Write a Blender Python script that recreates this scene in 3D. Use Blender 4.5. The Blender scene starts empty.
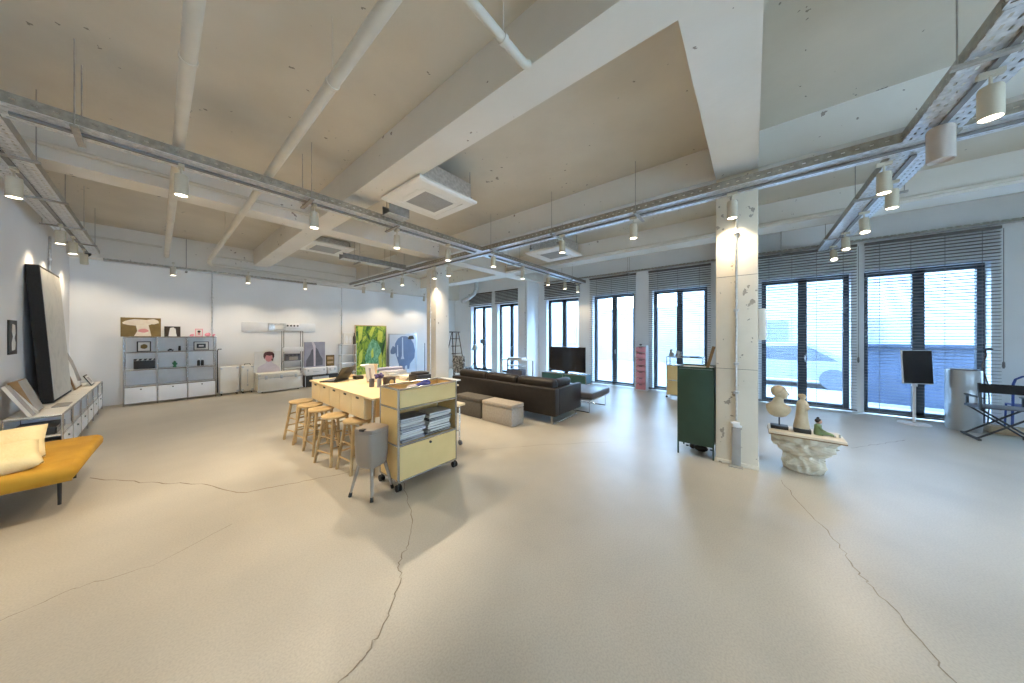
import bpy, bmesh, math, random
from mathutils import Vector, Matrix
random.seed(4)
C = bpy.context.scene.collection
S = bpy.context.scene
R = math.radians
PI = math.pi

# ------------------------------------------------------------------ materials
def mat(name, c1, c2=None, scale=6.0, rough=0.5, metal=0.0, bump=0.0, bscale=None, detail=4.0, spec=0.5, coat=0.0, rvar=0.0, lo=0.35, hi=0.65):
    m = bpy.data.materials.new(name); m.use_nodes = True
    nt = m.node_tree; N = nt.nodes; L = nt.links
    p = N['Principled BSDF']
    p.inputs['Roughness'].default_value = rough
    p.inputs['Metallic'].default_value = metal
    p.inputs['Specular IOR Level'].default_value = spec
    p.inputs['Coat Weight'].default_value = coat
    if c2 is None: c2 = tuple(x * 0.9 for x in c1)
    tc = N.new('ShaderNodeTexCoord')
    n = N.new('ShaderNodeTexNoise'); n.inputs['Scale'].default_value = scale; n.inputs['Detail'].default_value = detail
    L.new(tc.outputs['Object'], n.inputs['Vector'])
    r = N.new('ShaderNodeValToRGB')
    r.color_ramp.elements[0].position = lo; r.color_ramp.elements[1].position = hi
    r.color_ramp.elements[0].color = (*c2, 1); r.color_ramp.elements[1].color = (*c1, 1)
    L.new(n.outputs['Fac'], r.inputs['Fac']); L.new(r.outputs['Color'], p.inputs['Base Color'])
    if rvar:
        mr = N.new('ShaderNodeMapRange'); mr.inputs['To Min'].default_value = max(0.02, rough - rvar); mr.inputs['To Max'].default_value = rough + rvar
        L.new(n.outputs['Fac'], mr.inputs['Value']); L.new(mr.outputs['Result'], p.inputs['Roughness'])
    if bump:
        n2 = N.new('ShaderNodeTexNoise'); n2.inputs['Scale'].default_value = bscale or scale * 6; n2.inputs['Detail'].default_value = 6
        L.new(tc.outputs['Object'], n2.inputs['Vector'])
        b = N.new('ShaderNodeBump'); b.inputs['Strength'].default_value = bump; b.inputs['Distance'].default_value = 0.02
        L.new(n2.outputs['Fac'], b.inputs['Height']); L.new(b.outputs['Normal'], p.inputs['Normal'])
    return m

def emis(name, col, st):
    m = bpy.data.materials.new(name); m.use_nodes = True
    nt = m.node_tree; p = nt.nodes['Principled BSDF']
    p.inputs['Base Color'].default_value = (*col, 1)
    p.inputs['Emission Color'].default_value = (*col, 1); p.inputs['Emission Strength'].default_value = st
    return m

def math_node(nt, op, a, b=None):
    n = nt.nodes.new('ShaderNodeMath'); n.operation = op
    for i, x in enumerate((a, b)):
        if x is None: continue
        if isinstance(x, (int, float)): n.inputs[i].default_value = x
        else: nt.links.new(x, n.inputs[i])
    return n.outputs[0]

def perf(name, col, px, py, fx, fy, vert=False):
    m = mat(name, col, tuple(x * .72 for x in col), scale=22, rough=.34, metal=.55)
    nt = m.node_tree; N = nt.nodes; L = nt.links; p = N['Principled BSDF']; out = N['Material Output']
    tc = N.new('ShaderNodeTexCoord'); sp = N.new('ShaderNodeSeparateXYZ'); L.new(tc.outputs['Object'], sp.inputs[0])
    y = sp.outputs['Z' if vert else 'Y']
    gy = math_node(nt, 'DIVIDE', y, py)
    row = math_node(nt, 'FLOOR', gy)
    stag = math_node(nt, 'MULTIPLY', math_node(nt, 'MODULO', math_node(nt, 'ABSOLUTE', row), 2.0), .5)
    gx = math_node(nt, 'ADD', math_node(nt, 'DIVIDE', sp.outputs['X'], px), stag)
    hx = math_node(nt, 'LESS_THAN', math_node(nt, 'FRACT', gx), fx)
    hy = math_node(nt, 'LESS_THAN', math_node(nt, 'ABSOLUTE', math_node(nt, 'SUBTRACT', math_node(nt, 'FRACT', gy), .5)), fy / 2)
    hole = math_node(nt, 'MULTIPLY', hx, hy)
    mix = N.new('ShaderNodeMixShader'); tr = N.new('ShaderNodeBsdfTransparent')
    L.new(hole, mix.inputs[0]); L.new(p.outputs[0], mix.inputs[1]); L.new(tr.outputs[0], mix.inputs[2])
    L.new(mix.outputs[0], out.inputs['Surface'])
    return m

def ramp_mat(name, stops, scale, kind='noise', rough=.6, dist=0.0, detail=3.0, stretch=(1, 1, 1)):
    m = bpy.data.materials.new(name); m.use_nodes = True
    nt = m.node_tree; N = nt.nodes; L = nt.links; p = N['Principled BSDF']; p.inputs['Roughness'].default_value = rough
    tc = N.new('ShaderNodeTexCoord'); mp = N.new('ShaderNodeMapping'); mp.inputs['Scale'].default_value = stretch
    L.new(tc.outputs['Object'], mp.inputs['Vector'])
    if kind == 'wave':
        t = N.new('ShaderNodeTexWave'); t.inputs['Scale'].default_value = scale; t.inputs['Distortion'].default_value = dist; t.inputs['Detail'].default_value = detail
    else:
        t = N.new('ShaderNodeTexNoise'); t.inputs['Scale'].default_value = scale; t.inputs['Detail'].default_value = detail; t.inputs['Distortion'].default_value = dist
    L.new(mp.outputs[0], t.inputs['Vector'])
    r = N.new('ShaderNodeValToRGB'); cr = r.color_ramp
    while len(cr.elements) < len(stops): cr.elements.new(.5)
    for e, (pos, c) in zip(cr.elements, stops): e.position = pos; e.color = (*c, 1)
    L.new(t.outputs['Fac'], r.inputs['Fac']); L.new(r.outputs['Color'], p.inputs['Base Color'])
    return m

def glass_mat(name, tint, gloss=.06):
    m = bpy.data.materials.new(name); m.use_nodes = True
    nt = m.node_tree; N = nt.nodes; L = nt.links
    for n in list(N):
        if n.type == 'BSDF_PRINCIPLED': N.remove(n)
    out = N['Material Output']; tr = N.new('ShaderNodeBsdfTransparent'); tr.inputs[0].default_value = (*tint, 1)
    g = N.new('ShaderNodeBsdfGlossy'); g.inputs['Roughness'].default_value = .03
    mx = N.new('ShaderNodeMixShader'); mx.inputs[0].default_value = gloss
    L.new(tr.outputs[0], mx.inputs[1]); L.new(g.outputs[0], mx.inputs[2]); L.new(mx.outputs[0], out.inputs['Surface'])
    return m

def concrete(name, base, stain, pit, pit_amt=.62, rough=.7):
    m = mat(name, base, stain, scale=1.3, rough=rough, bump=.15, bscale=9, detail=7, lo=.3, hi=.7)
    nt = m.node_tree; N = nt.nodes; L = nt.links; p = N['Principled BSDF']
    tc = N.new('ShaderNodeTexCoord'); n = N.new('ShaderNodeTexNoise'); n.inputs['Scale'].default_value = 11; n.inputs['Detail'].default_value = 3
    L.new(tc.outputs['Object'], n.inputs['Vector'])
    n2 = N.new('ShaderNodeTexNoise'); n2.inputs['Scale'].default_value = 1.1; L.new(tc.outputs['Object'], n2.inputs['Vector'])
    s = math_node(nt, 'ADD', math_node(nt, 'MULTIPLY', n.outputs['Fac'], .7), math_node(nt, 'MULTIPLY', n2.outputs['Fac'], .3))
    g = math_node(nt, 'GREATER_THAN', s, pit_amt)
    mx = N.new('ShaderNodeMixRGB'); L.new(g, mx.inputs[0])
    src = p.inputs['Base Color'].links[0].from_socket
    L.new(src, mx.inputs[1]); mx.inputs[2].default_value = (*pit, 1)
    L.new(mx.outputs[0], p.inputs['Base Color'])
    return m

def floor_material():
    m = mat('polished_concrete', (.56, .515, .43), (.385, .35, .285), scale=.75, rough=.37, bump=.012, bscale=40, detail=7, rvar=.05, lo=.28, hi=.72)
    nt = m.node_tree; N = nt.nodes; L = nt.links; p = N['Principled BSDF']
    tc = N.new('ShaderNodeTexCoord'); n = N.new('ShaderNodeTexNoise'); n.inputs['Scale'].default_value = 95; n.inputs['Detail'].default_value = 8
    L.new(tc.outputs['Object'], n.inputs['Vector'])
    r = N.new('ShaderNodeValToRGB'); r.color_ramp.elements[0].position = .35; r.color_ramp.elements[1].position = .6
    r.color_ramp.elements[0].color = (.86, .86, .86, 1); r.color_ramp.elements[1].color = (1, 1, 1, 1)
    L.new(n.outputs['Fac'], r.inputs['Fac'])
    mx = N.new('ShaderNodeMixRGB'); mx.blend_type = 'MULTIPLY'; mx.inputs[0].default_value = 1
    src = p.inputs['Base Color'].links[0].from_socket
    L.new(src, mx.inputs[1]); L.new(r.outputs[0], mx.inputs[2]); L.new(mx.outputs[0], p.inputs['Base Color'])
    p.inputs['Specular IOR Level'].default_value = .85
    return m

M = {}
M['floor'] = floor_material()
M['crack'] = mat('crack_dust', (.24, .20, .15), (.30, .25, .19), scale=20, rough=.9)
M['ceiling'] = concrete('ceiling_paint', (.66, .60, .495), (.58, .525, .43), (.28, .25, .20), .66)
M['beam'] = concrete('beam_paint', (.80, .76, .69), (.73, .69, .61), (.35, .30, .25), .665)
M['pillar'] = concrete('pillar_paint', (.84, .755, .61), (.70, .625, .50), (.40, .34, .26), .61)
M['wall'] = mat('wall_paint', (.86, .86, .85), (.82, .82, .81), scale=1.2, rough=.75, bump=.05, bscale=20)
M['wall_gray'] = mat('lintel_paint', (.62, .62, .61), (.57, .57, .56), scale=1.5, rough=.8)
M['pipe'] = mat('pipe_paint', (.68, .63, .53), (.63, .58, .49), scale=4, rough=.55)
M['galv'] = mat('galvanised', (.72, .72, .71), (.55, .55, .54), scale=25, rough=.36, metal=.85)
M['galv_dark'] = mat('galvanised_dark', (.34, .33, .31), (.26, .25, .23), scale=15, rough=.45, metal=.7)
M['perf'] = perf('tray_perforated', (.86, .86, .86), .08, .045, .5, .36)  # underside lightened: reflected floor light painted into the metal colour
M['rail'] = perf('tray_rail_perforated', (.40, .365, .30), .09, .085, .3, .14, vert=True)  # tan of the reflected ceiling painted into the rail colour
M['rodpaint'] = mat('rod_paint', (.42, .39, .34), (.34, .31, .27), scale=15, rough=.5, metal=.3)
M['track'] = mat('track_dark', (.22, .21, .20), (.17, .16, .15), rough=.5)
M['cable'] = mat('cable_white', (.62, .61, .58), (.45, .44, .41), scale=30, rough=.5)
M['lampbody'] = mat('lamp_cream', (.60, .53, .40), (.57, .50, .375), rough=.5)
M['lens'] = emis('lamp_glow', (1, .90, .72), 9)
M['sensor'] = mat('sensor_taupe', (.50, .43, .37), (.47, .40, .34), rough=.5)
M['black'] = mat('black_satin', (.022, .020, .019), (.016, .015, .014), rough=.45)
M['blackfab'] = mat('black_canvas', (.018, .017, .018), (.012, .011, .012), scale=60, rough=.9)
M['screen'] = mat('screen_glass', (.012, .012, .016), (.010, .010, .014), rough=.12, spec=.6)
M['blackmatte'] = mat('black_mesh', (.025, .022, .020), (.018, .016, .015), scale=90, rough=.85)
M['frame'] = mat('window_frame_paint', (.045, .050, .060), (.035, .040, .048), rough=.45)
M['reveal'] = mat('reveal_paint', (.85, .86, .88), (.82, .83, .85), rough=.6)
M['slat'] = mat('blind_slat', (.145, .125, .105), (.12, .105, .09), scale=3, rough=.5)
M['cord'] = mat('blind_cord', (.20, .18, .165), (.17, .155, .14), rough=.8)
M['glass'] = glass_mat('window_glass', (.95, .98, 1.0), .05)
M['clear'] = glass_mat('clear_glass', (.93, .97, .96), .08)
M['chrome'] = mat('chrome', (.62, .62, .62), (.55, .55, .55), rough=.24, metal=1)
M['steel'] = mat('brushed_steel', (.60, .62, .64), (.52, .54, .56), scale=40, rough=.3, metal=.9)
M['yellow'] = mat('yellow_panel', (.76, .545, .235), (.73, .52, .22), rough=.42)
M['beige_in'] = mat('yellow_panel_inside', (.60, .47, .22), (.55, .43, .2), rough=.5)
M['maple'] = mat('maple_top', (.80, .64, .37), (.74, .58, .33), scale=3, rough=.4)
M['wood'] = mat('beech', (.57, .41, .21), (.46, .32, .15), scale=7, rough=.5)
M['darkwood'] = mat('dark_wood', (.09, .060, .040), (.06, .04, .028), scale=8, rough=.6)
M['ash'] = mat('pale_board', (.52, .37, .21), (.44, .30, .17), scale=9, rough=.6)
M['taupe'] = mat('taupe_enamel', (.30, .25, .20), (.285, .238, .19), rough=.38)
M['rubber'] = mat('rubber', (.015, .015, .015), (.01, .01, .01), rough=.7)
M['leather'] = mat('brown_leather', (.022, .016, .012), (.016, .012, .009), scale=12, spec=.35, rough=.45, bump=.12, bscale=70)
M['leather_grey'] = mat('grey_leather', (.10, .10, .11), (.085, .085, .095), scale=10, rough=.38, bump=.1, bscale=60)
M['ottograu'] = mat('grey_felt', (.36, .315, .26), (.31, .27, .225), scale=30, rough=.95)
M['ottodark'] = mat('charcoal_felt', (.105, .092, .076), (.085, .075, .062), scale=30, rough=.95)
M['mustard'] = mat('mustard_velvet', (.50, .27, .02), (.40, .205, .012), scale=5, rough=.8, bump=.1, bscale=30)
M['cream'] = mat('cream_corduroy', (.80, .65, .36), (.74, .59, .31), scale=9, rough=.9, bump=.15, bscale=50)
M['white'] = mat('white_lacquer', (.84, .84, .84), (.82, .82, .82), rough=.4)
M['white_warm'] = mat('warm_white', (.82, .79, .72), (.78, .75, .68), rough=.5)
M['ac'] = mat('ac_plastic', (.88, .86, .80), (.86, .84, .78), rough=.45)
M['acgrille'] = mat('ac_grille', (.46, .45, .42), (.42, .41, .38), rough=.6)
M['shelfgrey'] = mat('shelf_grey', (.73, .74, .75), (.69, .70, .71), rough=.45)
M['green'] = mat('dark_green_steel', (.028, .060, .036), (.024, .053, .031), rough=.42)
M['greenusm'] = mat('green_panel', (.055, .15, .115), (.05, .14, .105), rough=.4)
M['greenusm_lit'] = mat('green_panel_lit', (.10, .24, .30), (.09, .22, .28), rough=.3)  # green lowboard's top and ends, blue daylight painted into the colour
M['pink'] = mat('pink_card', (.84, .40, .46), (.80, .36, .42), rough=.6)
M['pinkplush'] = mat('pink_plush', (.86, .36, .44), (.80, .30, .38), scale=30, rough=.95)
M['stone'] = mat('weathered_stone', (.74, .66, .52), (.56, .49, .37), scale=7, rough=.9, spec=.15, bump=.5, bscale=16)
M['stonewarm'] = mat('sandstone', (.58, .46, .30), (.46, .36, .225), scale=9, rough=.75, bump=.15, bscale=30)
M['slabedge'] = mat('slab_cream', (.76, .66, .50), (.68, .58, .43), scale=6, rough=.6)
M['slabrim'] = mat('slab_rim', (.28, .17, .08), (.22, .13, .06), scale=9, rough=.6)
M['greendoll'] = mat('green_glaze', (.22, .30, .12), (.16, .22, .09), scale=20, rough=.5)
M['hairdark'] = mat('dark_hair', (.05, .035, .025), (.04, .028, .02), rough=.7)
M['skin'] = mat('painted_skin', (.66, .44, .31), (.62, .41, .29), rough=.6)
M['brownpic'] = mat('ochre_print', (.21, .135, .035), (.16, .10, .022), scale=8, rough=.6)
M['creamprint'] = mat('cream_print', (.80, .72, .60), (.70, .60, .48), scale=9, rough=.7)
M['greypic'] = ramp_mat('grey_brush_print', [(.3, (.55, .53, .47)), (.5, (.66, .63, .56)), (.7, (.58, .55, .49))], 2.0, dist=2.0)
M['leafpic'] = ramp_mat('leaf_print', [(.28, (.008, .03, .004)), (.42, (.04, .13, .012)), (.49, (.30, .42, .03)), (.54, (.05, .17, .02)), (.62, (.58, .62, .08)), (.74, (.10, .24, .03))], 2.2, dist=1.6, stretch=(1.5, 1, .6))
M['speckle'] = ramp_mat('speckled_fabric', [(.35, (.05, .05, .05)), (.5, (.22, .21, .20)), (.62, (.55, .53, .50))], 14, rough=.9)
M['lime'] = mat('lime_ink', (.66, .68, .10), (.52, .58, .07), scale=9, rough=.6)
M['leafblue'] = ramp_mat('leaf_teal', [(.35, (.05, .20, .07)), (.5, (.16, .38, .20)), (.65, (.30, .55, .35))], 6, dist=2, stretch=(2, 1, .6))
M['paleblue'] = mat('pale_blue_canvas', (.66, .73, .83), (.62, .69, .79), scale=5, rough=.6)
M['slateblue'] = mat('slate_blue_ink', (.17, .24, .40), (.14, .20, .34), scale=4, rough=.6)
M['lilacpic'] = mat('lilac_grey_print', (.36, .35, .41), (.29, .28, .34), scale=4, rough=.5)
M['greyink'] = mat('dark_grey_ink', (.14, .14, .165), (.11, .11, .13), scale=9, rough=.5)
M['redhair'] = mat('auburn_ink', (.11, .022, .018), (.06, .015, .012), scale=12, rough=.6)
M['rose'] = mat('rose_ink', (.72, .32, .30), (.66, .26, .26), scale=9, rough=.6)
M['lilac'] = mat('pale_lilac_ink', (.68, .62, .66), (.62, .56, .60), scale=9, rough=.6)
M['paper'] = mat('paper', (.80, .78, .73), (.74, .72, .67), rough=.8)
M['greypaper'] = mat('grey_paper', (.42, .40, .37), (.36, .34, .31), rough=.7)
M['purple'] = mat('purple_cloth', (.10, .07, .20), (.07, .05, .15), scale=15, rough=.8)
M['blue'] = mat('blue_cloth', (.05, .06, .30), (.04, .05, .24), scale=15, rough=.8)
M['alu'] = mat('suitcase_alu', (.72, .71, .68), (.68, .67, .64), scale=6, rough=.45, metal=.2)
M['cactus'] = mat('cactus_green', (.03, .20, .09), (.02, .15, .06), rough=.5)
M['mirrorgold'] = mat('gold_brown_frame', (.30, .18, .07), (.25, .14, .05), rough=.5)
M['bluetube'] = mat('blue_enamel', (.03, .06, .26), (.025, .05, .22), rough=.4)
M['facade'] = ramp_mat('facade_render', [(.3, (.165, .165, .16)), (.7, (.21, .205, .20))], .5)
M['asphalt'] = mat('asphalt', (.20, .205, .21), (.165, .17, .175), scale=3, rough=.9)
M['bluehoard'] = mat('blue_hoarding', (.055, .075, .125), (.042, .06, .10), scale=2, rough=.6)
M['carpaint'] = mat('car_silver', (.24, .245, .255), (.225, .23, .24), rough=.3)
M['carglass'] = mat('car_glass', (.11, .12, .14), (.10, .11, .13), rough=.15)
M['purifier'] = mat('satin_aluminium', (.50, .52, .53), (.46, .48, .49), scale=3, rough=.35, metal=.55)

# ------------------------------------------------------------------ mesh builder
class MB:
    def __init__(s): s.b = bmesh.new()
    def box(s, x0, x1, y0, y1, z0, z1, bev=0.0, mtx=None, seg=2):
        vs = [s.b.verts.new((x, y, z)) for x in (x0, x1) for y in (y0, y1) for z in (z0, z1)]
        fs = [s.b.faces.new([vs[i] for i in q]) for q in ((0, 1, 3, 2), (4, 6, 7, 5), (0, 4, 5, 1), (2, 3, 7, 6), (0, 2, 6, 4), (1, 5, 7, 3))]
        new = vs
        if bev:
            es = list({e for f in fs for e in f.edges})
            r = bmesh.ops.bevel(s.b, geom=es, offset=bev, segments=seg, affect='EDGES', profile=.5)
            new = list({v for f in r['faces'] for v in f.verts} | {v for f in fs if f.is_valid for v in f.verts})
        if mtx is not None: bmesh.ops.transform(s.b, matrix=mtx, verts=[v for v in new if v.is_valid])
        return s
    def rbox(s, cx, cy, cz, sx, sy, sz, rot=None, bev=0.0, seg=2):
        mtx = Matrix.Translation((cx, cy, cz))
        if rot is not None: mtx = mtx @ rot
        return s.box(-sx / 2, sx / 2, -sy / 2, sy / 2, -sz / 2, sz / 2, bev, mtx, seg)
    def rings(s, rs, close=False, caps=True):
        R_ = [[s.b.verts.new(p) for p in r] for r in rs]
        n = len(R_[0]); m = len(R_)
        for i in range(m if close else m - 1):
            a, b = R_[i], R_[(i + 1) % m]
            for j in range(n): s.b.faces.new((a[j], a[(j + 1) % n], b[(j + 1) % n], b[j]))
        if caps and not close:
            s.b.faces.new(R_[0][::-1]); s.b.faces.new(R_[-1])
        return s
    def tube(s, pts, r, n=8, closed=False):
        P = [Vector(p) for p in pts]; rs = []
        k = len(P); up = None
        for i, p in enumerate(P):
            if closed: t = (P[(i + 1) % k] - P[i - 1]).normalized()
            elif i == 0: t = (P[1] - P[0]).normalized()
            elif i == k - 1: t = (P[-1] - P[-2]).normalized()
            else:
                t = (P[i + 1] - p).normalized() + (p - P[i - 1]).normalized()
                t = t.normalized() if t.length > 1e-6 else (P[i + 1] - p).normalized()
            if up is None:
                up = Vector((0, 0, 1)) if abs(t.z) < .9 else Vector((1, 0, 0))
            u = (up - t * up.dot(t)).normalized(); v = t.cross(u); up = u
            rr = r[i] if isinstance(r, (list, tuple)) else r
            rs.append([p + (u * math.cos(2 * PI * j / n) + v * math.sin(2 * PI * j / n)) * rr for j in range(n)])
        return s.rings(rs, closed)
    def lathe(s, prof, c=(0, 0, 0), n=24):
        rs = [[(c[0] + r * math.cos(2 * PI * j / n), c[1] + r * math.sin(2 * PI * j / n), c[2] + z) for j in range(n)] for r, z in prof]
        return s.rings(rs)
    def loft(s, secs, n=20, pw=2.0, fn=None):
        rs = []
        for (x, y, z, rx, ry) in secs:
            ring = []
            for j in range(n):
                a = 2 * PI * j / n; ca, sa = math.cos(a), math.sin(a)
                k = (abs(ca) ** pw + abs(sa) ** pw) ** (-1 / pw)
                if fn: k *= fn(a, z)
                ring.append((x + rx * ca * k, y + ry * sa * k, z))
            rs.append(ring)
        return s.rings(rs)
    def ball(s, c, r, n=16, sc=(1, 1, 1)):
        prof = []
        m = n // 2
        for i in range(m + 1):
            t = PI * i / m; prof.append((max(r * math.sin(t), r * .02), -r * math.cos(t)))
        rs = [[(c[0] + q * sc[0] * math.cos(2 * PI * j / n), c[1] + q * sc[1] * math.sin(2 * PI * j / n), c[2] + z * sc[2]) for j in range(n)] for q, z in prof]
        return s.rings(rs)
    def prism(s, poly, axis, d0, d1):
        # poly: 2-D points; axis 'x' -> (y,z), 'y' -> (x,z), 'z' -> (x,y)
        def P(p, d): return {'x': (d, p[0], p[1]), 'y': (p[0], d, p[1]), 'z': (p[0], p[1], d)}[axis]
        a = [s.b.verts.new(P(p, d0)) for p in poly]; b = [s.b.verts.new(P(p, d1)) for p in poly]
        n = len(poly)
        s.b.faces.new(a[::-1]); s.b.faces.new(b)
        for i in range(n): s.b.faces.new((a[i], a[(i + 1) % n], b[(i + 1) % n], b[i]))
        return s
    def xf(s, mtx): bmesh.ops.transform(s.b, matrix=mtx, verts=s.b.verts[:]); return s

def put(name, mb, m, parent=None, local=False, smooth=True, kind=None, ang=35, label=None):
    """One linked mesh object.  World-coordinate vertices unless local (then the parent's frame)."""
    b = mb.b
    bmesh.ops.recalc_face_normals(b, faces=b.faces[:])
    lo = Vector([min(v.co[i] for v in b.verts) for i in range(3)]); hi = Vector([max(v.co[i] for v in b.verts) for i in range(3)])
    org = Vector(((lo.x + hi.x) / 2, (lo.y + hi.y) / 2, lo.z))
    for v in b.verts: v.co -= org
    me = bpy.data.meshes.new(name); b.to_mesh(me); b.free()
    me.materials.append(M[m] if isinstance(m, str) else m)
    if smooth:
        for p in me.polygons: p.use_smooth = True
        me.set_sharp_from_angle(angle=R(ang))
    o = bpy.data.objects.new(name, me); C.objects.link(o)
    o.location = org
    if parent is not None:
        o.parent = parent
        if not local: o.location = org - wloc(parent)
    if kind: o['kind'] = kind
    if label: o['label'] = label
    return o

def wloc(o):
    v = Vector(o.location)
    while o.parent: o = o.parent; v += Vector(o.location)
    return v

def thing(name, label, cat, loc=(0, 0, 0), rotz=0, group=None):
    o = bpy.data.objects.new(name, None); C.objects.link(o)
    o.empty_display_size = .1
    o.location = loc; o.rotation_euler = (0, 0, rotz)
    o['label'] = label; o['category'] = cat
    if group: o['group'] = group
    return o

def tag(o, label, cat, group=None):
    o['label'] = label; o['category'] = cat
    if group: o['group'] = group
    return o

def dup(root, loc, rotz=None, label=None):
    r = root.copy(); C.objects.link(r); r.location = loc
    if rotz is not None: r.rotation_euler = (0, 0, rotz)
    if label: r['label'] = label
    for ch in list(root.children):
        c = ch.copy(); C.objects.link(c); c.parent = r
        for g in list(ch.children):
            d = g.copy(); C.objects.link(d); d.parent = c
    return r

def struct(name, mb, m, parent=None, **k): return put(name, mb, m, parent, kind='structure', **k)
def RX(a): return Matrix.Rotation(R(a), 4, 'X')
def RY(a): return Matrix.Rotation(R(a), 4, 'Y')
def RZ(a): return Matrix.Rotation(R(a), 4, 'Z')
def arc(cx, cz, r, a0, a1, n, y=0, plane='xz'):
    out = []
    for i in range(n + 1):
        a = R(a0 + (a1 - a0) * i / n)
        out.append((cx + r * math.cos(a), y, cz + r * math.sin(a)))
    return out
ORD = ['first', 'second', 'third', 'fourth', 'fifth', 'sixth', 'seventh', 'eighth', 'ninth', 'tenth', 'eleventh', 'twelfth', 'thirteenth', 'fourteenth', 'fifteenth', 'sixteenth']

# ------------------------------------------------------------------ camera
H = 1.6
cam = bpy.data.cameras.new('camera'); co = bpy.data.objects.new('camera', cam); C.objects.link(co)
co.location = (0, 0, H); co.rotation_euler = (R(90), 0, R(39.5 - 90))
cam.sensor_width = 36; cam.lens = 36 * 292 / 1024; cam.shift_y = -6.5 / 1024; cam.clip_start = .05; cam.clip_end = 200
S.camera = co

# ------------------------------------------------------------------ setting
XL, XW, YB, YN, ZC, ZB = -1.2, 9.25, 11.25, -6.0, 4.0, 3.57
struct('floor', MB().box(XL - .2, XW + .3, YN - .2, YB + .2, -.2, 0), 'floor')
struct('ceiling', MB().box(XL - .2, XW + .3, YN - .2, YB + .2, ZC, ZC + .2), 'ceiling')
struct('wall_left', MB().box(XL - .2, XL, YN - .2, YB + .2, 0, ZC), 'wall')
struct('wall_back', MB().box(XL, XW + .3, YB, YB + .2, 0, ZC), 'wall')
w = MB().box(XL, 1.2, YN - .2, YN, 0, ZC).box(2.4, XW + .3, YN - .2, YN, 0, ZC).box(1.2, 2.4, YN - .2, YN, 2.95, ZC)   # unseen opening added behind the view to let in fill daylight
struct('wall_front', w, 'wall')
# window wall: openings (y0,y1) ; tops at 3.0
OPEN = [(-3.28, -1.72), (-1.66, -.12), (.86, 2.32), (2.72, 4.18), (4.58, 6.0), (7.08, 8.48), (8.72, 10.12)]
OPEN = [(-5.4, -3.9)] + OPEN
w = MB(); y = YN - .2
for a, b in OPEN:
    w.box(XW, XW + .3, y, a, 0, ZC); w.box(XW, XW + .3, a, b, 2.98, ZC); y = b
w.box(XW, XW + .3, y, YB + .2, 0, ZC)
struct('wall_window', w, 'wall')
# beams
bm_ = [('A', XL, 1.73, 2.07), ('A', 0, 4.5, 4.91), ('A', 0, 7.1, 7.55)]
for i, (x0, x1) in enumerate(((1.73, 2.07), (4.5, 4.91), (7.1, 7.55))):
    struct('ceiling_beam', MB().box(x0, x1, YN, 10.93, ZB, ZC), 'beam')
for (y0, y1) in ((-.05, .36), (6.1, 6.5)):
    for a, b in ((XL, 1.73), (2.07, 4.5), (4.91, 7.1), (7.55, XW)):
        struct('ceiling_cross_beam', MB().box(a, b, y0, y1, ZB if a > -1 or y0 > 0 else ZB, ZC), 'beam')
struct('ceiling_cross_beam', MB().box(XL, XW, 10.93, YB, 3.27, ZC), 'beam')
pl1 = struct('pillar', MB().box(4.5, 4.9, -.05, .36, 0, ZB, .008), 'pillar')
for zz in (1.18, 2.32):
    put('joint_line', MB().box(4.4985, 4.5, -.045, .355, zz, zz + .006).box(4.6, 4.9, -.0515, -.05, zz, zz + .006), 'crack', pl1, smooth=False)
put('rough_foot', MB().box(4.488, 4.91, -.06, .37, 0, .05, .01), 'pillar', pl1)
struct('pillar', MB().box(4.54, 4.95, 6.27, 6.68, 0, ZB, .008), 'beam')
struct('wall_pilaster', MB().box(8.5, XW, 6.3, 6.72, 0, ZC), 'wall')
struct('wall_pilaster', MB().box(8.5, XW, -.05, .36, 0, ZC), 'wall')

# floor cracks (narrow dusty fissures)
def crack(pts, wdt):
    P = []
    for (a, b) in zip(pts[:-1], pts[1:]):
        for k in range(7):
            t = k / 7; P.append((a[0] + (b[0] - a[0]) * t + random.uniform(-.014, .014), a[1] + (b[1] - a[1]) * t + random.uniform(-.014, .014)))
    P.append(pts[-1]); m = MB(); L_ = []; R_ = []
    for i, p in enumerate(P):
        q = P[min(i + 1, len(P) - 1)]; o = P[max(i - 1, 0)]
        d = Vector((q[0] - o[0], q[1] - o[1])).normalized(); nrm = Vector((-d.y, d.x))
        ww = wdt * random.uniform(.5, 1.2)
        L_.append(m.b.verts.new((p[0] + nrm.x * ww, p[1] + nrm.y * ww, .0012))); R_.append(m.b.verts.new((p[0] - nrm.x * ww, p[1] - nrm.y * ww, .0012)))
    for i in range(len(P) - 1): m.b.faces.new((L_[i], L_[i + 1], R_[i + 1], R_[i]))
    struct('floor_crack', m, 'crack', smooth=False)
crack([(1.738, 3.028), (1.623, 2.77), (1.399, 2.274), (1.213, 2.027), (1.077, 1.929), (1.002, 1.758), (.797, 1.565), (.659, 1.496), (.527, 1.471)], .0035)
crack([(4.367, -.232), (3.807, -.373), (3.362, -.496), (3.007, -.549), (2.793, -.616), (2.543, -.677), (2.331, -.718), (2.1, -.76)], .0035)
crack([(-.482, 5.722), (-.053, 5.028), (.288, 4.58), (.562, 3.967), (.903, 3.834), (1.334, 3.666), (1.9, 3.5)], .006)
crack([(2.852, 2.928), (3.536, 2.387), (4.301, 1.647)], .003)
crack([(-.563, 3.261), (-.35, 3.305), (-.034, 3.221), (.4, 3.4)], .0025)
crack([(6.234, -1.063), (6.743, -1.442), (7.243, -1.791)], .004)

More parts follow.
